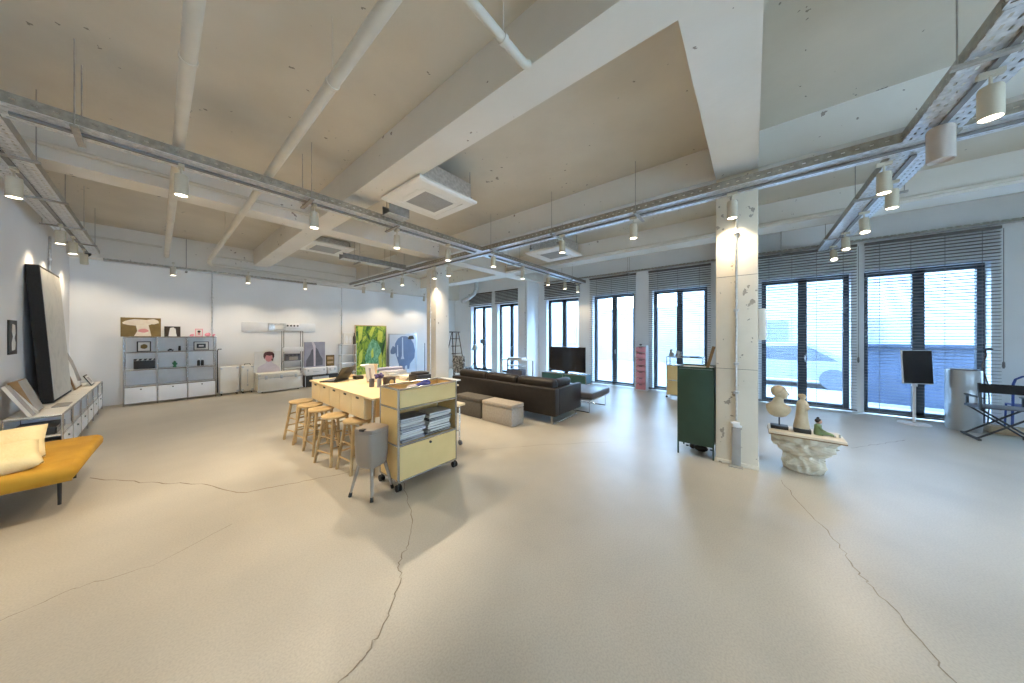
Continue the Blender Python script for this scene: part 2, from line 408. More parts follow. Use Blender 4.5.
# windows -----------------------------------------------------------
def window(i, a, b):
    xo = XW + .17; r = thing('window_%d' % (i + 1), 'x', 'x', (xo, (a + b) / 2, 0))
    del r['label']; del r['category']; r['kind'] = 'structure'
    ya, yb_ = a + .07, b - .05
    f = MB(); st = .085; mid = (ya + yb_) / 2
    f.box(xo, xo + .08, ya, ya + st, 0, 2.9, .006); f.box(xo, xo + .08, yb_ - st, yb_, 0, 2.9, .006)
    f.box(xo, xo + .08, mid - .075, mid + .075, 0, 2.9, .006)
    f.box(xo, xo + .08, ya + st, yb_ - st, 2.81, 2.9, .004); f.box(xo, xo + .08, ya + st, yb_ - st, 0.0, .09, .004)
    put('window_frame', f, 'frame', r)
    for u, v in ((ya + st, mid - .075), (mid + .075, yb_ - st)):
        put('pane', MB().box(xo + .035, xo + .045, u, v, .09, 2.81), 'glass', r, smooth=False)
    put('handle', MB().tube([(xo - .002, mid - .04, 1.12), (xo - .05, mid - .04, 1.12), (xo - .05, mid - .04, 1.0)], .009), 'galv', r)
    rv = MB()
    rv.box(XW + .002, XW + .298, a, ya - .002, 0, 2.98); rv.box(XW + .002, XW + .298, yb_ + .002, b, 0, 2.98)
    rv.box(XW + .002, XW + .298, ya, yb_, 2.905, 2.978)
    put('reveal', rv, 'reveal', r, smooth=False)
for i, (a, b) in enumerate(OPEN[1:] + OPEN[:1]): window(i, a, b)

def blind(a, b, zbot, label, cordside=None, ntape=3, tilt=9):
    x = XW - .075
    r = thing('venetian_blind', label, 'blind', (x, (a + b) / 2, zbot), 0, 'venetian blinds over the glass doors')
    top = 3.42
    put('head_rail', MB().box(x - .03, x + .03, a, b, top, top + .05, .005), 'slat', r)
    m = MB(); z = top - .045; pitch = .06
    while z > zbot + .04:
        m.rbox(x, (a + b) / 2, z, .056, b - a - .01, .0035, RY(tilt)); z -= pitch
    put('slats', m, 'slat', r, smooth=False)
    put('bottom_rail', MB().box(x - .026, x + .026, a, b, zbot, zbot + .028, .005), 'slat', r)
    t = MB()
    for k in range(ntape):
        yy = a + (b - a) * (k + .5) / ntape
        t.box(x - .029, x - .027, yy - .003, yy + .003, zbot + .02, top)
    put('ladder_tape', t, 'cord', r, smooth=False)
    if cordside is not None:
        yc = a - .015 if cordside < 0 else b + .015
        put('pull_cord', MB().tube([(x - .02, yc, top), (x - .02, yc, 1.15)], .004, 6).lathe([(.008, 0), (.016, .03), (.014, .10), (.005, .12)], (x - .02, yc, 1.03), 10), 'cord', r)
blind(-3.28, -1.76, .03, 'wide slatted blind over the glass door at far right, behind the black panel speaker', -1, 4)
blind(-1.66, -.10, .03, 'slatted blind lowered behind the stone bust, right of the rough pillar', -1, 4)
blind(.84, 2.36, .03, 'slatted blind over the glass door behind the small yellow cabinet, left of the rough pillar', None, 3, 6)
blind(2.72, 4.20, .03, 'slatted blind over the glass door left of the pink drawer tower', None, 3, 4)
blind(4.56, 6.0, 2.92, 'short raised blind above the glass door behind the television', None, 3, 25)
blind(7.08, 8.5, 2.92, 'short raised blind above the narrow glass door just left of the white pilaster', None, 3, 25)
blind(8.7, 10.14, 2.92, 'short raised blind above the farthest glass door in the back corner', None, 3, 25)

# ------------------------------------------------------------------ outside
struct('street_ground', MB().box(XW + .3, 45, -30, 40, -.25, -.12), 'asphalt')
bld = thing('building', 'pale building across the street seen through the glass doors', 'building', (19, 5, -.12))
f = MB().box(19, 24, -14, 3.2, -.12, 6.2); f.box(20, 24, 3.2, 9.5, -.12, 3.4); f.box(19, 24, 9.5, 22, -.12, 7.0)
put('facade', f, 'facade', bld)
for k in range(9):
    yy = -12.5 + k * 3.7
    if 2 < yy < 9.5: continue
    for zz in (.9, 3.8):
        wf = put('window', MB().box(18.93, 19.0, yy, yy + 1.7, zz, zz + 1.5), 'asphalt', bld)
        put('pane', MB().box(18.90, 18.93, yy + .1, yy + 1.6, zz + .1, zz + 1.4), 'carglass', wf)
car = thing('car', 'silver car parked in the street, seen through the slats behind the stone bust', 'car', (14.2, -.6, -.12))
put('body', MB().prism([(-2.7, .2), (1.5, .2), (1.55, .7), (.9, .85), (.3, 1.35), (-1.4, 1.4), (-2.2, .9), (-2.75, .8)], 'x', 13.4, 15.0).xf(Matrix.Translation((0, 0, -.05))), 'carpaint', car)
put('side_glass', MB().prism([(-2.0, .86), (.72, .86), (.22, 1.25), (-1.35, 1.3)], 'x', 13.38, 13.4).xf(Matrix.Translation((0, 0, -.05))), 'carglass', car)
for yy in (-1.95, .75):
    put('wheel', MB().tube([(13.36, yy, .2), (13.6, yy, .2)], .32, 20), 'carglass', car)
tag(put('hoarding', MB().box(11.6, 11.68, -5.6, -2.05, -.12, 1.32).box(11.5, 11.7, -5.6, -2.05, 1.32, 1.38), 'bluehoard'), 'low blue boarding outside, seen through the slats behind the black panel speaker', 'fence')

# ------------------------------------------------------------------ pipes
def pipe(name, pts, r, label, clamps=()):
    t = thing(name, label, 'pipe', pts[0])
    put('tube', MB().tube(pts, r, 16), 'pipe', t)
    for (c, zc) in clamps:
        cl = MB(); ax = Vector(pts[1]) - Vector(pts[0])
        d = ax.normalized()
        cl.tube([Vector(c) - d * .015, Vector(c) + d * .015], r + .006, 16)
        cl.tube([(c[0], c[1], c[2] + r), (c[0], c[1], zc)], .004, 6)
        put('clamp', cl, 'pipe', t)
    return t
pipe('ceiling_pipe', [(.134, YN, 3.5), (.134, 10.9, 3.5)], .042, 'thick cream pipe under the ceiling farthest left, running to the back wall', [((.134, 3.0, 3.5), ZC), ((.134, 7.4, 3.5), ZC)])
pipe('ceiling_pipe', [(.84, YN, 3.5), (.84, 10.6, 3.5), (.84, 10.74, 3.46), (.9, 10.84, 3.42), (1.1, 10.85, 3.42), (4.4, 10.85, 3.38)], .042, 'thick cream pipe right of the farthest left one, turning along the back wall', [((.84, 2.45, 3.5), ZC), ((.84, 7.9, 3.5), ZC)])
pipe('branch_pipe', [(.885, 1.27, 3.55), (1.62, 1.27, 3.55), (1.68, 1.27, 3.555), (1.727, 1.27, 3.585)], .03, 'short cream branch pipe elbowing into the big ceiling beam near the top edge', [((1.45, 1.27, 3.55), ZC)])
pipe('thin_pipe', [(XL, 6.05, 3.72), (1.73, 6.05, 3.72)], .025, 'thin cream pipe along the face of the cross beam behind the long tray')
pipe('thin_pipe', [(XL, 10.88, 3.70), (.07, 10.88, 3.70)], .025, 'thin cream pipe on the beam over the back wall, ending at the thick left pipe')
pipe('thin_pipe', [(.93, 10.89, 3.66), (4.45, 10.89, 3.66)], .022, 'thin cream pipe on the beam over the back wall, right of the elbow')
pipe('thin_pipe', [(7.04, YN, 3.62), (7.04, 6.05, 3.62)], .028, 'thin pale pipe along the beam in front of the windows')
def conduit(pts, r, label, parts=None):
    t = thing('conduit', label, 'conduit', pts[-1])
    put('tube', MB().tube(pts, r, 8), 'galv', t)
    m = MB()
    for q in parts or []: m.rbox(q[0], q[1], q[2], .05, .05, .03)
    if parts: put('saddle', m, 'galv', t)
    return t
c = conduit([(4.485, .155, 3.2), (4.485, .155, .56)], .011, 'grey conduit running down the face of the rough pillar', [(4.48, .155, z) for z in (2.85, 1.9, 1.25, .9)])
put('socket_box', MB().rbox(4.475, .155, .51, .045, .07, .065, None, .010).rbox(4.475, .155, .51, .035, .12, .022, RX(20), .006), 'white', c)
tag(put('floor_duct', MB().box(4.475, 4.498, .11, .20, .0, .47, .004).box(4.42, 4.499, .09, .23, 0, .012), 'greypaper'), 'flat cable cover below the socket at the foot of the rough pillar', 'cable cover')
conduit([(.93, YB - .018, 3.27), (.93, YB - .018, .0)], .012, 'grey conduit on the back wall right of the shelving unit', [(.93, YB - .02, 2.6), (.93, YB - .02, 1.75)])
conduit([(4.14, YB - .018, 3.27), (4.14, YB - .018, .0)], .012, 'grey conduit on the back wall left of the green leaf picture', [(4.14, YB - .02, 2.3), (4.14, YB - .02, 1.3)])
conduit([(XL + .018, 9.34, 3.3), (XL + .018, 9.34, .62)], .015, 'grey conduit on the left wall just right of the big leaning picture', [(XL + .02, 9.34, 2.9)])
conduit([(4.52, 6.48, 3.2), (4.52, 6.48, .0)], .011, 'thin conduit on the smooth pillar behind the yellow cart', [(4.515, 6.48, 2.2)])
conduit([(8.48, 6.36, 3.5), (8.48, 6.36, .8)], .013, 'grey conduit on the white pilaster between the glass doors', [(8.47, 6.36, 2.4), (8.47, 6.36, 1.1)])

# ------------------------------------------------------------------ cable trays (built along local +x, then turned)
def tray(label, start, length, along, width=.29, z=3.32, h=.085, hangers=(), track=True, cab=3, solid=False, zc=ZC):
    ang = 0 if along == 'x' else PI / 2
    t = thing('cable_tray', label, 'cable tray', (start[0], start[1], z), ang)
    put('tray_bottom', MB().box(0, length, -width / 2, width / 2, 0, .004), 'galv' if solid else 'perf', t, local=True, smooth=False)
    for s in (-1, 1):
        y0 = s * width / 2
        put('side_rail', MB().box(0, length, min(y0, y0 - s * .004), max(y0, y0 - s * .004), .004, h).box(0, length, min(y0, y0 - s * .02), max(y0, y0 - s * .02), h, h + .004), 'galv_dark' if solid else 'rail', t, local=True, smooth=False)
    if track:
        put('light_track', MB().box(.05, length - .05, -.018, .018, -.022, -.001), 'track', t, local=True, smooth=False)
    for k in range(cab):
        pts = []; n = int(length / .35) + 2; yb = (k - (cab - 1) / 2) * width * .22
        for i in range(n):
            pts.append((.03 + (length - .06) * i / (n - 1), yb + random.uniform(-.018, .018), .016 + random.uniform(0, .012)))
        put('cable', MB().tube(pts, random.choice((.008, .011)), 6), 'cable', t, local=True)
    for hx in hangers:
        m = MB()
        m.box(hx - .02, hx + .02, -width / 2 - .06, width / 2 + .06, -.045, -.025)
        for s in (-1, 1):
            yy = s * (width / 2 + .035)
            m.tube([(hx, yy, -.05), (hx, yy, zc - z)], .0045, 6)
        put('hanger', m, 'rodpaint', t, local=True)
    return t
tray('long perforated cable tray across the room from the left wall tray to the middle junction', (-.78, 4.42), 5.0, 'x', hangers=(.35, 2.0, 3.15))
tray('perforated cable tray from the middle junction toward the glass doors', (4.53, 4.42), 4.5, 'x', hangers=(.9, 3.5))
tray('long perforated cable tray running past both pillars to the back wall', (4.375, YN + .3), 16.5, 'y', hangers=(2.2, 4.4, 6.95, 8.3, 9.7, 12.9, 15), zc=ZC)
tray('perforated cable tray hanging beside the left wall', (-.935, 4.2), 6.6, 'y', hangers=(1.2, 2.6, 4.1, 5.4))
tray('wide bright perforated cable tray at upper right, on the camera side of the junction', (2.86, -1.185), 1.36, 'x', width=.31, hangers=(.35,))
tray('bright perforated cable tray at right running from the junction to the glass doors', (4.53, -1.185), 4.1, 'x', width=.31, hangers=(1.05, 3.0))
tray('perforated cable tray continuing behind the view from the upper right corner', (-1.1, -1.185), 3.5, 'x', width=.31, track=True)
tray('short perforated tray turning off at the upper right corner', (2.70, -3.6), 2.58, 'y', width=.31, hangers=(1.4,), track=False)
tray('narrow perforated tray along the top of the back wall', (-.75, 10.84), 4.0, 'x', width=.10, z=3.2, h=.055, hangers=(1.2,), track=False, cab=1, zc=3.27 + .7)
tray('narrow perforated tray along the top of the blinds', (9.06, YN + .3), 11.6, 'y', width=.09, z=3.48, h=.05, hangers=(2.2, 5.2, 8.6), track=False, cab=1)
tray('solid steel duct branching off the tray near the smooth pillar', (2.66, 7.25), 1.55, 'x', width=.22, z=3.34, h=.12, hangers=(.35, 1.1), track=False, cab=0, solid=True)
tray('stubby steel duct box beside the nearest ceiling air conditioner', (2.12, 4.14), .32, 'x', width=.20, z=3.37, h=.13, track=False, cab=2, solid=True)

# ------------------------------------------------------------------ spotlights
SPOT_W = 82
def make_spot(label, x, y, tilt=(0, 0), zb=3.0, top=3.3, lit=True, power=1.0, size=62):
    t = thing('spotlight', label, 'spotlight', (x, y, top), 0, 'spotlights on the ceiling tracks')
    rot = RX(tilt[0]) @ RY(tilt[1]); L_ = top - zb
    mt = Matrix.Translation((0, 0, -.10)) @ rot
    put('stem', MB().box(-.02, .02, -.05, .05, -.03, 0).tube([(0, 0, -.03), (0, 0, -.11)], .008, 8), 'lampbody', t, local=True)
    n = L_ - .10
    put('lamp_housing', MB().lathe([(.046, 0), (.05, -.012), (.05, -n), (.046, -n - .002), (.043, -n + .02)], (0, 0, 0), 20).xf(mt), 'lampbody', t, local=True)
    put('lens', MB().lathe([(.043, -n + .004), (.043, -n + .0)], (0, 0, 0), 20).xf(mt), 'lens', t, local=True)
    if lit:
        ld = bpy.data.lights.new('lamp_light', 'SPOT'); ld.energy = SPOT_W * power; ld.color = (1, .825, .59)
        ld.spot_size = R(size * 2); ld.spot_blend = .75; ld.shadow_soft_size = .04
        lo = bpy.data.objects.new('lamp_light', ld); C.objects.link(lo); lo.parent = t
        lo.matrix_local = mt @ Matrix.Translation((0, 0, -n - .03))
    return t
def series(pts, phrase, **k):
    for i, p in enumerate(pts):
        tl = p[2] if len(p) > 2 else (0, 0)
        make_spot('%s cream spotlight %s' % (ORD[i], phrase), p[0], p[1], tl, **k)
WALLB = (12, 0)      # leaning toward the back wall
series([(-.93, 5.8), (-.95, 8.2), (-.93, 9.05), (-.93, 10.2, (20, 0))], 'from the camera under the left wall tray', power=.32)
series([(.15, 4.42), (1.3, 4.42), (2.45, 4.42), (3.47, 4.42)], 'from the left under the long tray across the room', power=1.7)
series([(5.78, 4.42), (6.95, 4.42), (7.9, 4.42), (8.75, 4.42)], 'from the junction under the tray toward the glass doors', power=.3)
series([(4.375, .19, (0, 0)), (4.375, 1.33), (4.375, 2.5), (4.375, 4.1), (4.375, 5.55), (4.375, 6.1), (4.375, 7.6), (4.375, 8.7), (4.375, 10.0, WALLB)], 'from the rough pillar under the long tray past both pillars', power=.5)
series([(3.42, -1.185), (4.56, -1.0), (5.15, -1.185), (6.2, -1.185, (0, 14)), (7.25, -1.185, (0, 16)), (8.2, -1.185, (0, 28))], 'from the camera under the bright tray at right', power=.32)
series([(.23, 10.5), (1.55, 10.5), (2.85, 10.5), (5.6, 10.45, WALLB), (7.0, 10.45, WALLB)], 'from the left along the top of the back wall', power=.5)
# unseen lamps added behind the camera's view as warm fill
for i, (x, y) in enumerate(((4.375, -2.9), (4.375, -4.6), (2.7, -3.0), (1.2, -1.185), (-.4, -1.185), (2.7, -4.6))):
    make_spot('added cream fill spotlight %s behind the view under the tracks' % ORD[i], x, y, power=.15)
sn = thing('ceiling_speaker', 'unlit taupe cylinder speaker hanging at the tray junction at right', 'speaker', (4.07, -1.185, 3.3))
put('housing', MB().lathe([(.062, 0), (.072, -.012), (.072, -.27), (.066, -.275), (.06, -.26)], (4.07, -1.185, 3.295), 24), 'sensor', sn)
put('bracket', MB().tube([(4.07, -1.185, 3.31), (4.07, -1.185, 3.28)], .02, 10), 'white', sn)
tag(put('security_camera', MB().lathe([(.05, 0), (.05, -.03), (.03, -.06), (.012, -.075)], (-.935, 10.72, 3.31), 16), 'black'), 'small dark dome camera at the end of the left wall tray', 'camera')

# ------------------------------------------------------------------ ceiling air conditioners
def aircon(label, cx, cy, z, s=.95):
    t = thing('ceiling_air_conditioner', label, 'air conditioner', (cx, cy, z), 0, 'ceiling cassette air conditioners')
    h = s / 2
    p = MB()
    prof = [(h, .05), (h, .02), (h - .03, 0), (h - .14, 0), (h - .15, .012), (h - .19, .012), (h - .20, 0), (h - .235, 0), (h - .235, .02)]
    rs = [[(cx - a, cy - a, z + b), (cx + a, cy - a, z + b), (cx + a, cy + a, z + b), (cx - a, cy + a, z + b)] for a, b in prof]
    p.rings(rs)
    put('face_panel', p, 'ac', t, smooth=False)
    g = MB(); q = h - .24
    for i in range(17):
        u = -q + 2 * q * i / 16
        g.box(cx + u - .005, cx + u + .005, cy - q, cy + q, z + .002, z + .012)
        g.box(cx - q, cx + q, cy + u - .005, cy + u + .005, z + .003, z + .013)
    put('grille', g, 'acgrille', t, smooth=False)
    v = MB()
    for a in range(4):
        v.box(-h + .28, h - .28, -h + .152, -h + .19, .004, .010, 0, Matrix.Translation((cx, cy, z)) @ RZ(90 * a))
    put('vane', v, 'ac', t, smooth=False)
    put('casing', MB().box(cx - .41, cx + .41, cy - .41, cy + .41, z + .05, min(z + .30, ZC - .002)), 'galv', t)
    rd = MB()
    for sx in (-1, 1):
        for sy in (-1, 1): rd.tube([(cx + sx * .44, cy + sy * .36, z + .12), (cx + sx * .44, cy + sy * .36, ZC)], .006, 6).box(cx + sx * .40 - .01, cx + sx * .46, cy + sy * .36 - .02, cy + sy * .36 + .02, z + .11, z + .13)
    put('hanger_rods', rd, 'galv_dark', t)
aircon('large square ceiling air conditioner nearest the camera, beside the big beam', 2.49, 3.58, 3.5, .95)
aircon('ceiling air conditioner farther back, above the flight cases', 2.75, 8.5, 3.8, 1.05)
aircon('ceiling air conditioner nearest the glass doors, right of the junction', 5.95, 3.62, 3.48, .97)

# ------------------------------------------------------------------ daybed
d = thing('daybed', 'mustard velvet daybed at the left edge of the photo by the left wall', 'daybed', (-.80, 5.3, 0))
m = MB(); rs = []
for q, z in ((.10, .262), (.035, .285), (.005, .33), (0, .37), (.006, .40), (.025, .418), (.06, .425), (.25, .43)):
    poly = [(-1.17, 4.73 + q), (-.60, 4.73 + q), (-.50, 4.735 + q), (-.465 - q, 4.78 + q), (-.44 - q, 5.4), (-.41 - q, 5.95 - q), (-.43 - q, 6.03 - q), (-.50 - q, 6.055 - q), (-1.17, 6.055 - q)]
    rs.append([(x, y, z) for x, y in poly])
m.rings(rs)
put('mattress', m, 'mustard', d, ang=80)
put('base_frame', MB().box(-1.14, -.57, 5.02, 5.9, .238, .262), 'black', d)
for x, y in ((-.59, 5.05), (-1.1, 5.05), (-.59, 5.85), (-1.1, 5.85)):
    put('leg', MB().tube([(x, y, .24), (x, y, 0)], [.014, .011], 10), 'black', d)
def cushion(label, loc, rot, s, th, m='cream'):
    mb = MB(); n = 14; g = []
    for side in (1, -1):
        row = []
        for i in range(n + 1):
            r_ = []
            for j in range(n + 1):
                u, v = -1 + 2 * i / n, -1 + 2 * j / n
                k = (1 - u ** 4) * (1 - v ** 4); pin = 1 - .07 * (1 - abs(u * v)) * (max(abs(u), abs(v)) ** 6)
                r_.append((u * s / 2 * pin, v * s / 2 * pin, side * th / 2 * (max(k, 0) ** .6)))
            row.append(r_)
        vs = [[mb.b.verts.new(p) for p in r_] for r_ in row]
        for i in range(n):
            for j in range(n):
                mb.b.faces.new((vs[i][j], vs[i + 1][j], vs[i + 1][j + 1], vs[i][j + 1]))
    bmesh.ops.remove_doubles(mb.b, verts=mb.b.verts[:], dist=.0005)
    mb.xf(Matrix.Translation(loc) @ rot)
    return tag(put('cushion', mb, m, ang=80), label, 'cushion', 'cream cushions on the daybed')
cushion('front cream cushion lying against the other on the mustard daybed', (-.87, 4.98, .52), RZ(12) @ RX(22) @ RY(-8), .40, .15)
cushion('rear cream cushion propped up behind the other on the mustard daybed', (-.89, 5.34, .56), RZ(5) @ RX(42) @ RY(-6), .40, .15)

# ------------------------------------------------------------------ console along the left wall
y0, y1, x0, x1, zt = 6.73, 10.83, -1.16, -.76, .6
cs = thing('low_sideboard', 'long low white sideboard along the left wall under the big picture', 'sideboard', (-.96, 8.78, 0))
put('top_panel', MB().box(x0, x1, y0, y1, zt - .018, zt, .003), 'white_warm', cs)
put('bottom_panel', MB().box(x0, x1, y0, y1, .06, .075), 'white', cs)
put('middle_panel', MB().box(x0, x1 - .004, y0, y1, .335, .35), 'white', cs)
put('back_panel', MB().box(x0, x0 + .012, y0, y1, .075, zt - .018), 'shelfgrey', cs)
fr = MB()
for k in range(7):
    yy = y0 + (y1 - y0) * k / 6
    for xx in (x0 + .01, x1 - .006): fr.tube([(xx, yy, .0), (xx, yy, zt)], .010, 8)
    fr.tube([(x0, yy, zt - .009), (x1, yy, zt - .009)], .010, 8)
for zz in (.068, .342, zt - .006): fr.tube([(x1 - .006, y0, zz), (x1 - .006, y1, zz)], .0095, 8)
put('tube_frame', fr, 'chrome', cs)
for k in range(6):
    a = y0 + (y1 - y0) * k / 6 + .012; b = y0 + (y1 - y0) * (k + 1) / 6 - .012
    dr = put('door', MB().box(x1 - .016, x1 - .002, a, b, .08, .332, .002), 'white', cs)
    put('knob', MB().tube([(x1 - .003, (a + b) / 2, .27), (x1 + .012, (a + b) / 2, .27)], .012, 10), 'black', dr)
    if k: put('divider', MB().box(x0 + .014, x1 - .02, a - .016, a - .010, .352, zt - .02), 'shelfgrey', cs)
# things inside the open row
k = 0
for (a, b, hh, mm, lb) in ((6.78, 7.34, .09, 'black', 'black receiver in the nearest open bay of the long sideboard'),):
    t = thing('hifi_receiver', lb, 'receiver', (-.95, (a + b) / 2, .352))
    put('case', MB().box(-1.13, -.82, a, b, .352, .352 + hh, .004), mm, t)
    put('front_plate', MB().box(-.82, -.812, a + .01, b - .01, .357, .352 + hh - .005), 'screen', t)
for i, (yy, mm) in enumerate(((7.52, 'paper'), (7.58, 'rose'), (7.64, 'black'), (7.70, 'paper'), (8.15, 'paper'), (8.22, 'black'))):
    tag(put('record_sleeve', MB().box(-1.12, -.80, yy, yy + .03, .352, .352 + .2), mm), '%s record sleeve from the near end, upright in the open row of the long sideboard' % ORD[i], 'record', 'sleeves inside the long sideboard')

# big leaning picture (bottom out from the wall, top against it)
def leaning_frame(name, label, cat, y0, y1, w_, t_, z0, foot, top, face, edge, rim=.02, grp=None, mtl=None):
    """Panel leaning on the left wall: lower front edge at x=foot, upper back edge at x=top."""
    h = w_; dx = foot - t_ - top; a = math.asin(max(-1, min(1, dx / h)))
    t = thing(name, label, cat, (foot - t_ / 2, (y0 + y1) / 2, z0), 0, grp)
    mt = Matrix.Translation((foot - t_ * math.cos(a), 0, z0 + t_ * math.sin(a) * 0 )) @ Matrix.Rotation(-a, 4, 'Y')
    b = MB().box(0, t_, y0, y1, 0, h, .004).xf(mt)
    put('frame', b, edge, t)
    put('picture', MB().box(t_, t_ + .004, y0 + rim, y1 - rim, rim, h - rim).xf(mt), face, t, smooth=False)
    return t, mt, h
leaning_frame('large_picture', 'very large black framed grey picture leaning on the left wall', 'picture', 7.88, 9.25, 2.0, .11, .604, -.965, -1.19, 'greypic', 'blackmatte', .035)
t, mt, h = leaning_frame('poster_frame', 'tall narrow framed print leaning at the far end of the long sideboard', 'picture', 9.45, 10.1, .93, .025, .602, -.94, -1.19, 'paper', 'mirrorgold', .03)
put('motif', MB().prism([(9.85, .12), (10.22, .1), (10.25, .5), (10.1, .68), (9.9, .55), (9.95, .35)], 'x', .030, .032).xf(mt), 'greypaper', t, smooth=False)
t, mt, h = leaning_frame('small_framed_photo', 'small black framed photo at the far end of the long sideboard, before the tall print', 'picture', 10.02, 10.4, .22, .015, .602, -.82, -.93, 'paper', 'black', .02)
put('motif', MB().box(.020, .0212, 10.1, 10.32, .05, .17).xf(mt), 'greypaper', t, smooth=False)
t, mt, h = leaning_frame('box_framed_picture', 'deep brown edged canvas leaning on the near end of the long sideboard', 'picture', 6.98, 7.34, .43, .07, .602, -.97, -1.17, 'greypaper', 'mirrorgold', .008)
t, mt, h = leaning_frame('art_book', 'large grey covered art book leaning at the near end of the long sideboard', 'book', 6.76, 6.90, .42, .03, .602, -.97, -1.17, 'greypaper', 'paper', .0)
leaning_frame('art_book', 'white edged art book leaning between the grey book and the brown canvas', 'book', 6.91, 6.96, .36, .03, .602, -.95, -1.15, 'paper', 'paper', .0)
bd = tag(put('flat_magazine', MB().box(-.93, -.80, 7.42, 7.78, .601, .612, .002), 'greypaper'), 'thin grey magazine lying flat on the long sideboard before the big picture', 'magazine')
# framed print on the left wall
t = thing('wall_print', 'narrow black and white framed print hanging on the left wall', 'picture', (XL, 7.36, 1.35))
put('frame', MB().box(XL, XL + .015, 7.2, 7.52, 1.35, 1.79, .003), 'black', t)
put('motif', MB().prism([(7.30, 1.40), (7.42, 1.41), (7.44, 1.5), (7.39, 1.56), (7.44, 1.62), (7.42, 1.73), (7.32, 1.74), (7.30, 1.64), (7.34, 1.58), (7.29, 1.5)], 'x', XL + .015, XL + .018), 'paper', t, smooth=False)

# ------------------------------------------------------------------ shelving unit at the back wall
px = (-.485, -.004, .47, .961); pz = (.045, .42, .80, 1.20, 1.55); fy, by = 10.80, 11.16
sh = thing('shelving_unit', 'chrome and white open shelving unit against the back wall', 'shelf', (.238, 10.98, 0))
fr = MB()
for x in px:
    for yy in (fy, by): fr.tube([(x, yy, 0), (x, yy, pz[-1])], .0125, 8)
    for z in pz: fr.tube([(x, fy, z), (x, by, z)], .011, 8)
for z in pz:
    for yy in (fy, by): fr.tube([(px[0], yy, z), (px[-1], yy, z)], .011, 8)
put('tube_frame', fr, 'chrome', sh)
for i in range(3):
    a, b = px[i] + .014, px[i + 1] - .014
    for z in pz[:-1]: put('shelf_panel', MB().box(a, b, fy + .01, by - .01, z - .005, z + .007), 'shelfgrey', sh)
    put('top_panel', MB().box(a, b, fy + .01, by - .01, pz[-1] - .005, pz[-1] + .010), 'shelfgrey', sh)
    for z0_, z1_ in zip(pz[:-1], pz[1:]): put('back_panel', MB().box(a, b, by - .008, by + .002, z0_ + .012, z1_ - .012), 'shelfgrey', sh)
    dr = put('door', MB().box(a, b, fy - .006, fy + .006, pz[0] + .012, pz[1] - .012, .002), 'white', sh)
    put('knob', MB().tube([((a + b) / 2, fy - .005, .36), ((a + b) / 2, fy - .022, .36)], .014, 10), 'black', dr)
SY = 11.0
def shelf_picture(name, label, x0, x1, z0, z1, edge, face, y=SY, rim=.012, shapes=(), th=.018):
    t = thing(name, label, 'picture', ((x0 + x1) / 2, y, z0))
    put('frame', MB().box(x0, x1, y, y + th, z0, z1, .002), edge, t)
    put('picture', MB().box(x0 + rim, x1 - rim, y - .003, y, z0 + rim, z1 - rim), face, t, smooth=False)
    for k, (poly, mm) in enumerate(shapes):
        put('motif', MB().prism([(x0 + (x1 - x0) * u, z0 + (z1 - z0) * v) for u, v in poly], 'y', y - .006 - .002 * k, y - .003), mm, t, smooth=False)
    return t
def blob(cx, cy, rx, ry, n=14, jit=.12, seed=1):
    rr = random.Random(seed)
    return [(cx + rx * math.cos(2 * PI * i / n) * (1 + rr.uniform(-jit, jit)), cy + ry * math.sin(2 * PI * i / n) * (1 + rr.uniform(-jit, jit))) for i in range(n)]
sz = 1.562
shelf_picture('cloud_picture', 'ochre picture of a pale puffy cloud shape on top of the shelving unit', -.535, .049, sz, 2.0, 'brownpic', 'brownpic', shapes=((blob(.42, .74, .36, .18, seed=2), 'creamprint'), (blob(.78, .80, .17, .14, seed=3), 'creamprint'), ([(.32, .03), (.75, .03), (.72, .3), (.68, .62), (.36, .62), (.40, .3)], 'creamprint'), (blob(.55, .32, .14, .10, seed=4), 'rose')))
shelf_picture('white_figure_picture', 'small dark picture of a white draped shape on top of the shelving unit', .10, .36, sz, 1.81, 'black', 'hairdark', shapes=(([(.25, .02), (.78, .02), (.72, .35), (.70, .75), (.55, .92), (.35, .85), (.30, .5)], 'paper'),))
shelf_picture('pink_framed_photo', 'small pink framed photo on top of the shelving unit', .605, .746, sz, 1.76, 'pink', 'paper', rim=.02, shapes=((blob(.5, .62, .2, .16, seed=5), 'black'), (blob(.5, .35, .18, .16, seed=6), 'rose')))
for i, (a, b, hh, lb) in enumerate(((.50, .60, .06, 'low pink plush toy left of the pink framed photo'), (.76, .90, .09, 'round pink plush toy right of the pink framed photo'), (.905, .965, .06, 'small pink plush toy at the right end of the shelving top'))):
    tag(put('plush_toy', MB().ball(((a + b) / 2, 11.0, sz + hh * .5), hh * .5, 14, ((b - a) / hh * .8, 1, 1)).ball(((a + b) / 2 + .02, 10.97, sz + hh * .8), hh * .28, 10), 'pinkplush'), lb, 'plush toy')
s1, s2 = 1.209, .809
shelf_picture('framed_drawing', 'small framed drawing on the top left shelf of the shelving unit', -.31, -.10, s1, 1.45, 'black', 'paper', rim=.02, shapes=((blob(.5, .5, .26, .24, seed=7), 'brownpic'),))
shelf_picture('cassette_picture', 'black framed cassette tape picture on the right shelf of the shelving unit', .58, .85, s1, 1.43, 'black', 'paper', rim=.015, shapes=(([(.2, .25), (.8, .25), (.8, .75), (.2, .75)], 'black'), ([(.33, .42), (.67, .42), (.67, .6), (.33, .6)], 'paper')))
cb = thing('clapperboard', 'black film clapperboard on the left shelf of the shelving unit', 'clapperboard', (-.20, SY, s2))
put('slate', MB().box(-.355, -.04, SY, SY + .012, s2, s2 + .19, .002), 'black', cb)
